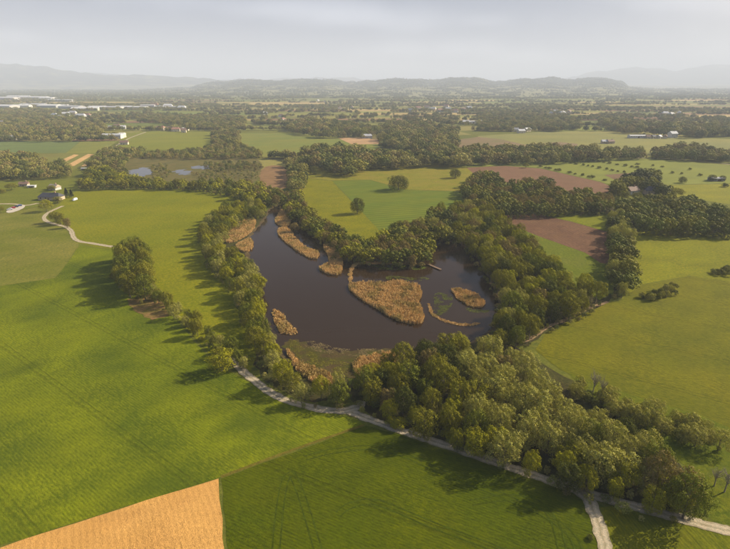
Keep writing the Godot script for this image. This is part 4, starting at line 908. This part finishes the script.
func build_hills() -> void:
	for ri in RIDGES.size():
		var r: Array = RIDGES[ri]
		var step: float = [60.0, 120.0, 180.0, 260.0][ri]
		var v := PackedVector3Array()
		var n := PackedVector3Array()
		var c := PackedColorArray()
		var uv := PackedVector2Array()
		var idx := PackedInt32Array()
		var d0: float = r[2] - r[3]
		var d1: float = r[2] + r[4]
		var nd := int((d1 - d0) / step)
		var nx := int(d1 * 1.9 / step)
		for j in nd + 1:
			var z := -(d0 + step * j)
			for i in nx + 1:
				var x := (i - nx * 0.5) * step
				var h := hill_at(r, x, z)
				v.append(Vector3(x, h, z))
				var e := step * 0.5
				n.append(Vector3(hill_at(r, x - e, z) - hill_at(r, x + e, z), 2.0 * e, hill_at(r, x, z - e) - hill_at(r, x, z + e)).normalized())
				uv.append(Vector2(x, z) / 60.0)
				var w := hill_wood(x, z, h)
				var q := Vector3(.26, .25, .10).lerp(Vector3(.075, .085, .04), w)
				if w < 0.3: q = q.lerp(Vector3(.40, .34, .16), clampf(patch_noise.get_noise_2d(x / 130.0, z / 130.0 + 90.0) * 1.5, 0.0, 0.7))
				c.append(Color(q.x, q.y, q.z))
		for j in nd:
			for i in nx:
				var k := j * (nx + 1) + i
				idx.append_array([k, k + nx + 1, k + 1, k + 1, k + nx + 1, k + nx + 2])
		var o := mesh_node(r[0], array_mesh(v, n, c, uv, idx), mats["grass"])
		meta(o, r[1], "", "", "structure")

func hill_wood(x: float, z: float, h: float) -> float:
	return smoothstep(-0.10, 0.06, patch_noise.get_noise_2d(x / 330.0 + 7.0, z / 240.0) + clampf((h - 75.0) / 130.0, -0.22, 0.35))

func blocked(p: Vector2) -> bool:
	for q in keepout:
		if Geometry2D.is_point_in_polygon(p, q): return true
	return false

func build_far_plain() -> void:
	# a patchwork of irregular fields past the surveyed ones, hedges and woods on their borders
	var rng := RandomNumberGenerator.new()
	rng.seed = 404
	var palette := [Vector3(.125, .150, .032), Vector3(.145, .165, .045), Vector3(.105, .135, .035), Vector3(.16, .165, .05), Vector3(.19, .19, .07), Vector3(.135, .15, .04), Vector3(.18, .125, .08), Vector3(.30, .25, .13), Vector3(.115, .14, .04)]
	var parts := {}
	for k in palette.size(): parts[k] = [PackedVector3Array(), PackedVector3Array(), PackedColorArray(), PackedVector2Array()]
	var rows := []
	var d := 620.0
	while d < 4300.0:
		rows.append(d); d += rng.randf_range(60, 120) * (0.7 + d / 2400.0)
	var belts: Array = []
	for j in rows.size() - 1:
		var za: float = rows[j]
		var zb: float = rows[j + 1]
		var half := zb * 0.86
		var x := -half
		var wide := (90.0 + za * 0.07)
		while x < half:
			var x2 := x + rng.randf_range(0.6, 1.7) * wide
			var corner := func(px: float, pz: float) -> Vector2:
				return Vector2(px + 40.0 * patch_noise.get_noise_2d(px / 300.0, pz / 300.0), -(pz + 0.55 * (zb - za) * patch_noise.get_noise_2d(px / 260.0, pz / 90.0 + 33.0)))
			var q := [corner.call(x, za), corner.call(x2, za), corner.call(x2, zb), corner.call(x, zb)]
			var mid: Vector2 = (q[0] + q[1] + q[2] + q[3]) / 4.0
			var k := rng.randi() % palette.size()
			var roll := rng.randf()
			var wild := rng.randf()
			var s0 := rng.randi()
			x = x2
			if blocked(mid): continue
			var tone := rng.randf_range(.85, 1.15)
			var a: Array = parts[k]
			for t in [0, 1, 2, 0, 2, 3]:
				var p: Vector2 = q[t]
				a[0].append(Vector3(p.x, 0.012, p.y)); a[1].append(Vector3.UP)
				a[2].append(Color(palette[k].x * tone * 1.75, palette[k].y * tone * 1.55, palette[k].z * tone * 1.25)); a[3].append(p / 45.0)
			if roll < 0.10: belts.append([q, "wood", s0])
			elif roll < 0.64: belts.append([q, "edge", s0])
			if wild < 0.25: belts.append([q, "side", s0 + 1])
	for k in palette.size():
		var a: Array = parts[k]
		if a[0].size() == 0: continue
		for i in range(0, a[0].size(), 3):
			var t := (a[0][i + 1] - a[0][i] as Vector3).cross(a[0][i + 2] - a[0][i])
			if t.y > 0.0:
				var tmp = a[0][i + 1]; a[0][i + 1] = a[0][i + 2]; a[0][i + 2] = tmp
				var tu = a[3][i + 1]; a[3][i + 1] = a[3][i + 2]; a[3][i + 2] = tu
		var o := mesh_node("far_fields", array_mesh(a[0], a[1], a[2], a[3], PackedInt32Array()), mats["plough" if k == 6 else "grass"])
		meta(o, ["grass green", "pale green", "deep green", "yellowish green", "light olive", "fresh green", "bare brown", "straw-coloured", "dull green"][k] + " patches of the far plain", "", "", "structure")
	far_rows = {"belts": belts}

# ------------------------------------------------------------------ trees
func make_crown(seed_: int, shape: String, lobes: int, per: int, leaf: float) -> ArrayMesh:
	# unit crown: height 1 from 0 to 1 above the ground, leaves as small bent faces on overlapping lobes
	var rng := RandomNumberGenerator.new()
	rng.seed = seed_
	var cs: Array[Vector3] = []
	var rs: Array[float] = []
	for k in lobes:
		var c := Vector3.ZERO
		var r := 0.2
		var a := k * 2.39996 + rng.randf() * 0.7
		var t := (k + 0.5) / lobes
		match shape:
			"round":
				var ph := acos(lerpf(1.0, -0.62, t))
				var q := rng.randf_range(.50, .80)
				c = Vector3(cos(a) * sin(ph) * .44 * q / .72, .56 + cos(ph) * .36 * q / .72, sin(a) * sin(ph) * .44 * q / .72)
				r = rng.randf_range(.12, .19)
			"oval":
				var y := lerpf(.2, .88, t)
				var w := .30 * sqrt(maxf(0.05, 1.0 - pow((y - .5) / .52, 2.0))) * rng.randf_range(.5, 1.05)
				c = Vector3(cos(a) * w, y, sin(a) * w)
				r = rng.randf_range(.10, .16)
			"willow":
				var y := lerpf(.22, .86, pow(t, .8))
				var w := .40 * sqrt(maxf(0.05, 1.0 - pow((y - .42) / .56, 2.0))) * rng.randf_range(.45, 1.1)
				c = Vector3(cos(a) * w, y, sin(a) * w)
				r = rng.randf_range(.09, .15)
			"dome":
				var ph := acos(lerpf(1.0, -0.8, t))
				var q := rng.randf_range(.66, .92)
				c = Vector3(cos(a) * sin(ph) * .50 * q, .42 + cos(ph) * .46 * q, sin(a) * sin(ph) * .48 * q)
				r = rng.randf_range(.13, .19)
			"shrub":
				var ph := acos(lerpf(1.0, 0.0, t))
				var q := rng.randf_range(.5, 1.0)
				c = Vector3(cos(a) * sin(ph) * .5 * q, .22 + cos(ph) * .52 * q, sin(a) * sin(ph) * .5 * q)
				r = rng.randf_range(.17, .28)
			"poplar":
				var y := lerpf(.14, .93, t)
				var w := .11 * sqrt(maxf(0.04, 1.0 - pow((y - .45) / .56, 2.0))) * rng.randf_range(.4, 1.1)
				c = Vector3(cos(a) * w, y, sin(a) * w)
				r = rng.randf_range(.05, .085)
			"cone":
				var y := lerpf(.12, .95, t)
				var w := .26 * (1.02 - y) * rng.randf_range(.5, 1.1)
				c = Vector3(cos(a) * w, y, sin(a) * w)
				r = .03 + .09 * (1.0 - y)
		cs.append(c); rs.append(r)
	var v := PackedVector3Array()
	var n := PackedVector3Array()
	var cc := PackedColorArray()
	for k in lobes:
		var lobe_tone := rng.randf_range(.85, 1.15)
		var warm := rng.randf_range(-.06, .06)
		for i in per:
			var dir := Vector3(rng.randfn(), rng.randfn() * .9 + .25, rng.randfn()).normalized()
			var rr := rs[k] * rng.randf_range(.72, 1.12)
			var p := cs[k] + dir * Vector3(rr, rr * .85, rr)
			if p.y < 0.02: continue
			var deep := false
			for m in lobes:
				if m != k and p.distance_squared_to(cs[m]) < pow(rs[m] * .62, 2.0):
					deep = true
					break
			if deep and rng.randf() < .85: continue
			var nn := (dir + Vector3(rng.randfn(), rng.randfn(), rng.randfn()) * .32 + Vector3(0, .10, 0)).normalized()
			var soft := (dir * .7 + nn * .4).normalized()
			var e1 := nn.cross(Vector3(rng.randfn(), rng.randfn(), rng.randfn())).normalized()
			var e2 := nn.cross(e1)
			var s := leaf * rng.randf_range(.65, 1.3)
			var t := lobe_tone * rng.randf_range(.72, 1.3)
			var q := Color(t * (1.0 + warm + rng.randf_range(-.08, .08)), t, t * rng.randf_range(.75, 1.25))
			var a := p + e1 * s
			var b := p + e2 * s * .72
			var c := p - e1 * s
			var d := p - e2 * s * .72
			for w: Vector3 in [a, c, b, a, d, c]:
				v.append(w); n.append(soft); cc.append(q)
	return array_mesh(v, n, cc, PackedVector2Array(), PackedInt32Array())

func tube(st: SurfaceTool, a: Vector3, b: Vector3, ra: float, rb: float, sides := 6) -> void:
	var d := (b - a).normalized()
	var e := d.cross(Vector3(0.31, 0.2, 0.93)).normalized()
	var f := d.cross(e)
	for k in sides:
		var t0 := TAU * k / sides
		var t1 := TAU * (k + 1) / sides
		var u0 := e * cos(t0) + f * sin(t0)
		var u1 := e * cos(t1) + f * sin(t1)
		for p: Vector3 in [a + u0 * ra, b + u0 * rb, b + u1 * rb, a + u0 * ra, b + u1 * rb, a + u1 * ra]: st.add_vertex(p)

func make_trunk(seed_: int, height: float, spread: float, limbs: int, twigs := 0) -> ArrayMesh:
	var rng := RandomNumberGenerator.new()
	rng.seed = seed_
	var st := SurfaceTool.new()
	st.begin(Mesh.PRIMITIVE_TRIANGLES)
	var fork := Vector3(rng.randf_range(-.02, .02), height * .5, rng.randf_range(-.02, .02))
	tube(st, Vector3(0, -.01, 0), fork, .026, .017, 7)
	tube(st, fork, Vector3(0, height, 0), .017, .005, 6)
	for k in limbs:
		var a := TAU * k / limbs + rng.randf() * .6
		var s := fork.lerp(Vector3(0, height, 0), rng.randf_range(-.35, .6))
		var w := spread * rng.randf_range(.6, 1.0)
		var tip := Vector3(cos(a) * w, s.y + (height - s.y * .6) * rng.randf_range(.35, .7), sin(a) * w)
		tube(st, s, tip, .010, .003, 5)
		for t in twigs:
			var m := s.lerp(tip, rng.randf_range(.3, 1.0))
			var e := m + Vector3(rng.randfn() * .06, rng.randf_range(.03, .14), rng.randfn() * .06)
			tube(st, m, e, .0035, .001, 3)
	st.generate_normals()
	return st.commit()

func make_crowns() -> void:
	for i in 4:
		crowns["round%d" % i] = make_crown(100 + i, "round", 30 + i * 3, 190, .0165)
		trunks["round%d" % i] = make_trunk(10 + i, .72, .3, 6)
	for i in 4:
		crowns["oval%d" % i] = make_crown(200 + i, "oval", 30 + i * 2, 160, .0155)
		trunks["oval%d" % i] = make_trunk(20 + i, .8, .2, 6)
	for i in 3:
		crowns["willow%d" % i] = make_crown(300 + i, "willow", 46, 150, .013)
		trunks["willow%d" % i] = make_trunk(30 + i, .7, .26, 7)
	for i in 3:
		crowns["shrub%d" % i] = make_crown(400 + i, "shrub", 17, 170, .029)
		trunks["shrub%d" % i] = make_trunk(40 + i, .5, .3, 6)
	for i in 2:
		crowns["dome%d" % i] = make_crown(900 + i, "dome", 44, 190, .0155)
		trunks["dome%d" % i] = make_trunk(90 + i, .7, .3, 7)
		crowns["poplar%d" % i] = make_crown(500 + i, "poplar", 34, 60, .016)
		trunks["poplar%d" % i] = make_trunk(50 + i, .9, .06, 5)
		crowns["cone%d" % i] = make_crown(600 + i, "cone", 60, 45, .02)
		trunks["cone%d" % i] = make_trunk(60 + i, .9, .05, 5)
		crowns["bare%d" % i] = make_crown(700 + i, "oval", 34, 22, .010)
		trunks["bare%d" % i] = make_trunk(70 + i, .92, .26, 16, 10)

func shape_for(kind: String, h: float, rng: RandomNumberGenerator) -> String:
	match kind:
		"willow_tree": return "willow%d" % (rng.randi() % 3) if rng.randf() < .75 else "oval%d" % (rng.randi() % 4)
		"hedge_willow": return "shrub%d" % (rng.randi() % 3) if rng.randf() < .6 else "willow%d" % (rng.randi() % 3)
		"shrub": return "shrub%d" % (rng.randi() % 3)
		"bare_tree": return "bare%d" % (rng.randi() % 2)
		"conifer_tree": return "cone%d" % (rng.randi() % 2)
		"poplar_tree": return "poplar%d" % (rng.randi() % 2)
	if h < 5.5: return "shrub%d" % (rng.randi() % 3)
	return ("round%d" if rng.randf() < .62 else "oval%d") % (rng.randi() % 4)

const ROW_WORDS := ["front", "second", "third", "fourth", "fifth", "sixth", "seventh", "eighth", "ninth", "tenth", "eleventh", "twelfth", "thirteenth", "fourteenth", "fifteenth", "sixteenth", "seventeenth", "eighteenth", "nineteenth", "rearmost"]
const NATURAL_WIDTH := {"round": .98, "oval": .78, "willow": .92, "shrub": 1.35, "dome": 1.12, "poplar": .30, "cone": .62, "bare": .75}

func plant(letter: String, at: Vector3, h: float, width: float, label: String, group: String, rng: RandomNumberGenerator) -> Node3D:
	var called: String = TINTS[letter][1]
	var shape := shape_for(called, h, rng)
	if letter == "D": shape = "dome%d" % (rng.randi() % 2) # a free-standing crown that reaches the grass
	var t := thing(called, at, rng.randf() * TAU)
	var base: String = shape.left(shape.length() - 1)
	var sx: float = h if width <= 0.0 else width / NATURAL_WIDTH[base]
	t.scale = Vector3(sx, h, sx)
	mesh_node("trunk", trunks[shape], mats["pale_bark" if base == "bare" else "bark"], t)
	mesh_node("crown", crowns[shape], leaf_mats[letter], t)
	meta(t, label, "shrub" if called == "shrub" else "tree", group)
	kind_count[called] = kind_count.get(called, 0) + 1
	return t

func ordinal(n: int) -> String:
	var tail := "th"
	if n % 100 < 11 or n % 100 > 13:
		if n % 10 == 1: tail = "st"
		elif n % 10 == 2: tail = "nd"
		elif n % 10 == 3: tail = "rd"
	return "%d%s" % [n, tail]

func belt_letter(mix: String, u: float, w: float, rng: RandomNumberGenerator) -> String:
	if mix == "S":
		# pale willows fill the middle and far end of this wood, bright and olive trees its near end
		var p := smoothstep(.22, .45, u + (w - .45) * .25)
		if rng.randf() < p * .9 and w > .13: return "w" if rng.randf() < .97 else "r"
		if w < .16 and rng.randf() < .6: return "b"
		return ["o", "m", "o", "b", "d", "w", "o", "r"][rng.randi() % 8]
	if mix == "E": return ["o", "m", "o", "w", "b", "d", "o", "r"][rng.randi() % 8]
	return mix[rng.randi() % mix.length()]

func build_belts() -> void:
	var leftovers: Array = []
	for bi in BELTS.size():
		var b: Array = BELTS[bi]
		var rng := RandomNumberGenerator.new()
		rng.seed = 900 + bi
		var poly := poly_of(b[9])
		var inset := Geometry2D.offset_polygon(poly, (-0.08 if b[8] == "S" else -0.18) * b[7] if b[4] > 0.0 else -0.6)
		var inner: PackedVector2Array = inset[0] if inset.size() else poly
		var a := Vector2(b[2][0], b[2][1])
		var z := Vector2(b[3][0], b[3][1])
		var ax := (z - a).normalized()
		var side := ax.orthogonal()
		var lo := 1e9
		var hi := -1e9
		for p in poly:
			lo = minf(lo, (p - a).dot(side)); hi = maxf(hi, (p - a).dot(side))
		# rows are counted from the side that faces the drone
		if side.y < 0.0: pass
		var rows := {}
		for s in scatter(inner, b[5], rng, 400):
			var w := (s - a).dot(side)
			var front := (hi - w) if side.y > 0.0 else (w - lo)
			var row := int(front / b[4]) if b[4] > 0.0 else 0
			var u := (s - a).dot(ax) / a.distance_to(z)
			if not rows.has(row): rows[row] = []
			rows[row].append([u, s, front / maxf(hi - lo, 1.0)])
		var keys := rows.keys()
		keys.sort()
		var row_no := 0
		for r in keys:
			row_no += 1
			var list: Array = rows[r]
			list.sort_custom(func(p, q): return p[0] < q[0])
			for i in list.size():
				var s: Vector2 = list[i][1]
				var letter := belt_letter(b[8], list[i][0], list[i][2], rng)
				var h := rng.randf_range(b[6], b[7])
				if letter == "b" and b[8] == "S": h *= .78
				if letter == "s" and b[7] > 6.0: h *= .55
				var called: String = TINTS[letter][1]
				if kind_count.get(called, 0) >= 298:
					leftovers.append([letter, s, h])
					continue
				var where: String = b[0]
				var label := "%s %s, %s from %s in %s" % [TINTS[letter][0], NOUN[called], ordinal(i + 1), b[1], where]
				if b[4] > 0.0:
					label = "%s %s, %s from %s, %s row, %s" % [TINTS[letter][0], NOUN[called], ordinal(i + 1), b[1], ROW_WORDS[mini(row_no - 1, ROW_WORDS.size() - 1)], where]
				plant(letter, Vector3(s.x, 0, s.y), h, h * rng.randf_range(.62, .84) * NATURAL_WIDTH[("shrub" if called in ["shrub", "hedge_willow"] else "round")], label, where, rng)
	far_rows["leftovers"] = leftovers

func build_lone() -> void:
	var rng := RandomNumberGenerator.new()
	rng.seed = 31
	for l in LONE:
		plant(l[4], Vector3(l[0], 0, l[1]), l[2], l[3], l[5], "", rng)

func build_orchard() -> void:
	var rng := RandomNumberGenerator.new()
	rng.seed = 61
	for ri in ORCHARD.size():
		var o: Array = ORCHARD[ri]
		for i in int(o[4]):
			if rng.randf() < .12: continue
			var p := Vector2(o[0], o[1]).lerp(Vector2(o[2], o[3]), (i + rng.randf_range(-.25, .25)) / (o[4] - 1))
			var t := plant("s", Vector3(p.x, 0, p.y), rng.randf_range(2.2, 4.5), rng.randf_range(4.0, 8.0), "%s small fruit tree from the left in the %s orchard row" % [ordinal(i + 1), ROW_WORDS[ri]], "orchard trees on the right", rng)
			t.set_meta("category", "fruit tree")

func build_distant_woods() -> void:
	var rng := RandomNumberGenerator.new()
	rng.seed = 515
	var low := [make_crown(801, "round", 18, 70, .036), make_crown(802, "oval", 18, 64, .034), make_crown(803, "round", 20, 66, .034), make_crown(804, "willow", 22, 60, .032)]
	var tr := [[], [], [], []]
	var cl := [[], [], [], []]
	var tints := [Vector3(.225, .205, .040), Vector3(.175, .180, .036), Vector3(.120, .132, .030), Vector3(.29, .255, .075), Vector3(.24, .19, .06)]
	var store := [tr, cl]
	var add := func(p: Vector2, y: float, h: float, tint: Vector3) -> void:
		var k := rng.randi() % 4
		var w := h * rng.randf_range(.85, 1.25)
		store[0][k].append(Transform3D(Basis(Vector3.UP, rng.randf() * TAU).scaled(Vector3(w, h, w)), Vector3(p.x, y, p.y)))
		var t := tint * rng.randf_range(.72, 1.25)
		store[1][k].append(Color(t.x, t.y, t.z))
	for w in WOODS:
		for s in scatter(poly_of(w[3]), w[0] * .9, rng, 2500):
			if s.length() > 900.0 and patch_noise.get_noise_2d(s.x / 55.0, s.y / 38.0) < -.10: continue
			add.call(s, 0.0, rng.randf_range(w[1] * .7, w[2] * 1.08), tints[rng.randi() % 5])
	for l in far_rows["leftovers"]: add.call(l[1], 0.0, l[2], TINTS[l[0]][2])
	# undergrowth between the single trees
	for b in BELTS:
		for s in scatter(poly_of(b[9]), 3.4, rng, 900):
			add.call(s, 0.0, rng.randf_range(1.5, 3.2), tints[rng.randi() % 5])
	mass("distant_woodland", "woods and hedges filling the plain beyond the pond", low, store.duplicate())
	store[0] = [[], [], [], []]
	store[1] = [[], [], [], []]
	for e in far_rows["belts"]:
		var q: Array = e[0]
		rng.seed = e[2]
		var dist := (q[0] as Vector2).length()
		var gap := 6.0 + dist * .0022
		if e[1] == "wood":
			for s in scatter(PackedVector2Array(q), gap * 1.15, rng, 700):
				if patch_noise.get_noise_2d(s.x / 60.0, s.y / 60.0) > -.22 and not blocked(s): add.call(s, 0.0, rng.randf_range(8, 14), tints[rng.randi() % 5])
		else:
			var a: Vector2 = q[0]
			var b: Vector2 = q[1] if e[1] == "edge" else q[3]
			var n := int(a.distance_to(b) / gap * 3.0)
			var thick := rng.randf_range(2.0, 11.0)
			for i in n:
				var s := a.lerp(b, rng.randf()) + Vector2(rng.randfn(), rng.randfn()) * thick * .5
				if patch_noise.get_noise_2d(s.x / 90.0 + 5.0, s.y / 90.0) < -.25 or blocked(s): continue
				add.call(s, 0.0, rng.randf_range(6, 13), tints[rng.randi() % 5])
	mass("far_hedges", "far hedgerows and copses between the distant fields", low, store.duplicate())
	store[0] = [[], [], [], []]
	store[1] = [[], [], [], []]
	rng.seed = 99
	var r: Array = RIDGES[0]
	for k in 100000:
		var d := rng.randf_range(3900, 8700)
		var x := rng.randf_range(-.85, .85) * d
		var h := hill_at(r, x, -d)
		if h < -2.5: h = 0.0
		var hw := hill_wood(x, -d, h)
		if rng.randf() > hw * .9 + .03: continue
		add.call(Vector2(x, -d), maxf(h, 0.0) - 1.0, rng.randf_range(9, 17), tints[rng.randi() % 3])
	mass("hill_forest", "forest covering the hills across the middle distance", low, store)

func mass(called: String, label: String, shapes: Array, data: Array) -> void:
	var o := Node3D.new()
	o.name = called
	add_child(o)
	meta(o, label, "woodland", "", "stuff")
	for k in shapes.size():
		var mm := MultiMesh.new()
		mm.transform_format = MultiMesh.TRANSFORM_3D
		mm.use_colors = true
		mm.mesh = shapes[k]
		mm.instance_count = data[0][k].size()
		for i in data[0][k].size():
			mm.set_instance_transform(i, data[0][k][i])
			mm.set_instance_color(i, data[1][k][i])
		var m := MultiMeshInstance3D.new()
		m.name = "crowns"
		m.multimesh = mm
		m.material_override = mass_mat()
		m.set_meta("kind", "stuff")
		o.add_child(m, true)

func mass_mat() -> StandardMaterial3D:
	if mats.has("mass"): return mats["mass"]
	var m := StandardMaterial3D.new()
	m.resource_name = "far leaves"
	m.vertex_color_use_as_albedo = true
	m.roughness = 0.7
	m.metallic_specular = 0.2
	m.backlight_enabled = true
	m.backlight = Color(0.35, 0.38, 0.12)
	mats["mass"] = m
	return m

# ------------------------------------------------------------------ buildings
func box(st: SurfaceTool, lo: Vector3, hi: Vector3) -> void:
	var p := [Vector3(lo.x, lo.y, lo.z), Vector3(hi.x, lo.y, lo.z), Vector3(hi.x, hi.y, lo.z), Vector3(lo.x, hi.y, lo.z), Vector3(lo.x, lo.y, hi.z), Vector3(hi.x, lo.y, hi.z), Vector3(hi.x, hi.y, hi.z), Vector3(lo.x, hi.y, hi.z)]
	for f in [[0, 1, 2, 3], [5, 4, 7, 6], [4, 0, 3, 7], [1, 5, 6, 2], [3, 2, 6, 7], [4, 5, 1, 0]]:
		for k in [0, 1, 2, 0, 2, 3]: st.add_vertex(p[f[k]])

func quad(st: SurfaceTool, a: Vector3, b: Vector3, c: Vector3, d: Vector3) -> void:
	for p: Vector3 in [a, b, c, a, c, d]: st.add_vertex(p)

func flat(st: SurfaceTool) -> ArrayMesh:
	st.generate_normals()
	return st.commit()

func tool() -> SurfaceTool:
	var st := SurfaceTool.new()
	st.begin(Mesh.PRIMITIVE_TRIANGLES)
	st.set_smooth_group(-1)
	return st

func one_box(lo: Vector3, hi: Vector3) -> ArrayMesh:
	var st := tool()
	box(st, lo, hi)
	return flat(st)

func build_buildings() -> void:
	for b in BUILDINGS:
		var w: float = b[2]
		var d: float = b[3]
		var h: float = b[4]
		var style: String = b[6]
		var dist := Vector2(b[0], b[1]).length()
		var t := thing({"house": "house", "shed": "warehouse" if w > 45.0 else "shed", "barn": "barn"}[style], Vector3(b[0], 0, b[1]), deg_to_rad(b[5]))
		meta(t, b[9], "house" if style == "house" else "barn" if style == "barn" else "shed")
		var wall_mat := plain_mat("wall %s" % str(b[7]), vec(b[7]), .9, .2)
		var roof_mat := plain_mat("roof %s" % str(b[8]), vec(b[8]), .75, .3)
		mesh_node("wall", one_box(Vector3(-w / 2, -.2, -d / 2), Vector3(w / 2, h, d / 2)), wall_mat, t)
		var roof := tool()
		var e := .5
		if style == "house":
			var rise := d * .36
			var rw := w / 2 + e
			var rd := d / 2 + e
			var ridge := rw if w < 16.0 else rw - d * .3
			var A := Vector3(-rw, h - .1, -rd); var B := Vector3(rw, h - .1, -rd); var Cc := Vector3(rw, h - .1, rd); var D := Vector3(-rw, h - .1, rd)
			var R0 := Vector3(-ridge, h + rise, 0); var R1 := Vector3(ridge, h + rise, 0)
			quad(roof, D, R0, R1, Cc); quad(roof, B, R1, R0, A)
			for q: Vector3 in [A, R0, D, Cc, R1, B]: roof.add_vertex(q)
			quad(roof, A, D, Cc, B)
			for g in [-1.0, 1.0]: # eaves boards give the roof a visible edge
				box(roof, Vector3(-rw, h - .3, g * rd - .06), Vector3(rw, h - .1, g * rd + .06))
		elif style == "barn":
			var n := 8
			for k in n:
				var a0 := PI * k / n
				var a1 := PI * (k + 1) / n
				var p0 := Vector2(-cos(a0) * (d / 2 + .4), sin(a0) * d * .28 + h)
				var p1 := Vector2(-cos(a1) * (d / 2 + .4), sin(a1) * d * .28 + h)
				quad(roof, Vector3(-w / 2 - .4, p0.y, p0.x), Vector3(-w / 2 - .4, p1.y, p1.x), Vector3(w / 2 + .4, p1.y, p1.x), Vector3(w / 2 + .4, p0.y, p0.x))
				for q in [[-w / 2 - .4, false], [w / 2 + .4, true]]:
					var x: float = q[0]
					for r: Vector3 in [Vector3(x, h, 0), Vector3(x, p0.y, p0.x), Vector3(x, p1.y, p1.x)]: roof.add_vertex(r)
		else:
			var rise := d * .10
			var rw := w / 2 + e
			var rd := d / 2 + e
			quad(roof, Vector3(-rw, h, rd), Vector3(-rw, h + rise, 0), Vector3(rw, h + rise, 0), Vector3(rw, h, rd))
			quad(roof, Vector3(rw, h, -rd), Vector3(rw, h + rise, 0), Vector3(-rw, h + rise, 0), Vector3(-rw, h, -rd))
			for x in [-rw, rw]:
				for r: Vector3 in [Vector3(x, h, rd), Vector3(x, h + rise, 0), Vector3(x, h, -rd)]: roof.add_vertex(r)
			box(roof, Vector3(-rw, h - .4, -rd), Vector3(rw, h - .01, rd))
		var ro := mesh_node("roof", flat(roof), roof_mat, t)
		if style == "house":
			mesh_node("chimney", one_box(Vector3(w * .2, h, -.5), Vector3(w * .2 + .9, h + d * .36 + 1.2, .4)), plain_mat("chimney", Vector3(.3, .2, .15)), ro)
		if dist < 1900.0:
			var n := maxi(2, int(w / 4.5))
			var glass := plain_mat("window", Vector3(.03, .035, .04), .15, .5)
			for k in n:
				var x := -w / 2 + w * (k + .5) / n
				if style == "house" and k != n / 2: mesh_node("window", one_box(Vector3(x - .55, h * .45, d / 2), Vector3(x + .55, h * .45 + 1.2, d / 2 + .05)), glass, t)
				elif style != "house": mesh_node("window", one_box(Vector3(x - .8, h * .6, d / 2), Vector3(x + .8, h * .6 + .8, d / 2 + .05)), glass, t)
			mesh_node("door", one_box(Vector3(-.6 if style == "house" else -1.8, 0, d / 2 + .01), Vector3(.6 if style == "house" else 1.8, minf(h * .7, 2.2 if style == "house" else 4.0), d / 2 + .08)), plain_mat("door", Vector3(.14, .09, .06)), t)

func build_cars() -> void:
	for c in CARS:
		var van: bool = c[3][0] > .7
		var t := thing("parked_van" if van else "parked_car", Vector3(c[0], sheet_level + .004, c[1]), deg_to_rad(c[2]))
		meta(t, c[4], "van" if van else "car", "" if van else "cars in the farm car park")
		var st := tool()
		# side outline swept across the width, narrower at roof height
		var prof := [Vector2(-2.1, .35), Vector2(-2.15, .75), Vector2(-1.2, .92), Vector2(-.65, 1.42), Vector2(.9, 1.45), Vector2(1.7, .98), Vector2(2.1, .9), Vector2(2.12, .35)]
		if van: prof = [Vector2(-2.5, .35), Vector2(-2.55, .95), Vector2(-1.9, 1.2), Vector2(-1.4, 2.05), Vector2(2.3, 2.1), Vector2(2.5, 1.9), Vector2(2.5, .9), Vector2(2.5, .35)]
		var half := func(p: Vector2) -> float: return .86 if p.y < 1.0 else .70
		for i in prof.size():
			var p: Vector2 = prof[i]
			var q: Vector2 = prof[(i + 1) % prof.size()]
			quad(st, Vector3(p.x, p.y, -half.call(p)), Vector3(q.x, q.y, -half.call(q)), Vector3(q.x, q.y, half.call(q)), Vector3(p.x, p.y, half.call(p)))
		for s in [-1.0, 1.0]:
			for i in range(1, prof.size() - 1):
				for p: Vector2 in [prof[0], prof[i], prof[i + 1]]: st.add_vertex(Vector3(p.x, p.y, s * half.call(p)))
		mesh_node("body", flat(st), plain_mat("paint %s" % str(c[3]), vec(c[3]), .3, .5), t)
		var gl := plain_mat("car glass", Vector3(.02, .025, .03), .08, .5)
		mesh_node("windscreen", one_box(Vector3(-1.75 if van else -1.02, 1.3 if van else 1.0, -.6), Vector3(-1.6 if van else -.86, 1.8 if van else 1.3, .6)), gl, t)
		for s in [-1.0, 1.0]:
			mesh_node("side_window", one_box(Vector3(-.55, 1.3 if van else 1.02, s * .74 - .07), Vector3(.8, 1.75 if van else 1.36, s * .74 + .07)), gl, t)
			for x in [-1.35, 1.35]:
				var cy := CylinderMesh.new()
				cy.top_radius = .33; cy.bottom_radius = .33; cy.height = .22; cy.radial_segments = 14; cy.rings = 0
				var wh := mesh_node("wheel", cy, plain_mat("tyre", Vector3(.02, .02, .02)), t)
				wh.position = Vector3(x, .33, s * .78)
				wh.rotation.x = PI / 2

func build_jetty() -> void:
	var a := Vector3(JETTY[0], 0, JETTY[1])
	var b := Vector3(JETTY[2], 0, JETTY[3])
	var t := thing("footbridge", Vector3(a.x, sheet_level - .05, a.z), -atan2(b.z - a.z, b.x - a.x))
	meta(t, "narrow brown wooden footbridge at the pond reed line", "footbridge")
	var long := a.distance_to(b)
	var wood_mat := plain_mat("old wood", Vector3(.17, .115, .075), .9, .2)
	for s in [-1.0, 1.0]: mesh_node("beam", one_box(Vector3(0, .35, s * .5 - .08), Vector3(long, .5, s * .5 + .08)), wood_mat, t)
	var plank := one_box(Vector3(.02, .505, -.75), Vector3(.36, .56, .75))
	var n := int(long / .4)
	for i in n:
		var o := mesh_node("plank", plank, wood_mat, t)
		o.position.x = i * .4
	for i in 5:
		for s in [-1.0, 1.0]: mesh_node("post", one_box(Vector3(long * i / 4.0 - .06, -.3, s * .68 - .06), Vector3(long * i / 4.0 + .06, .35, s * .68 + .06)), wood_mat, t)
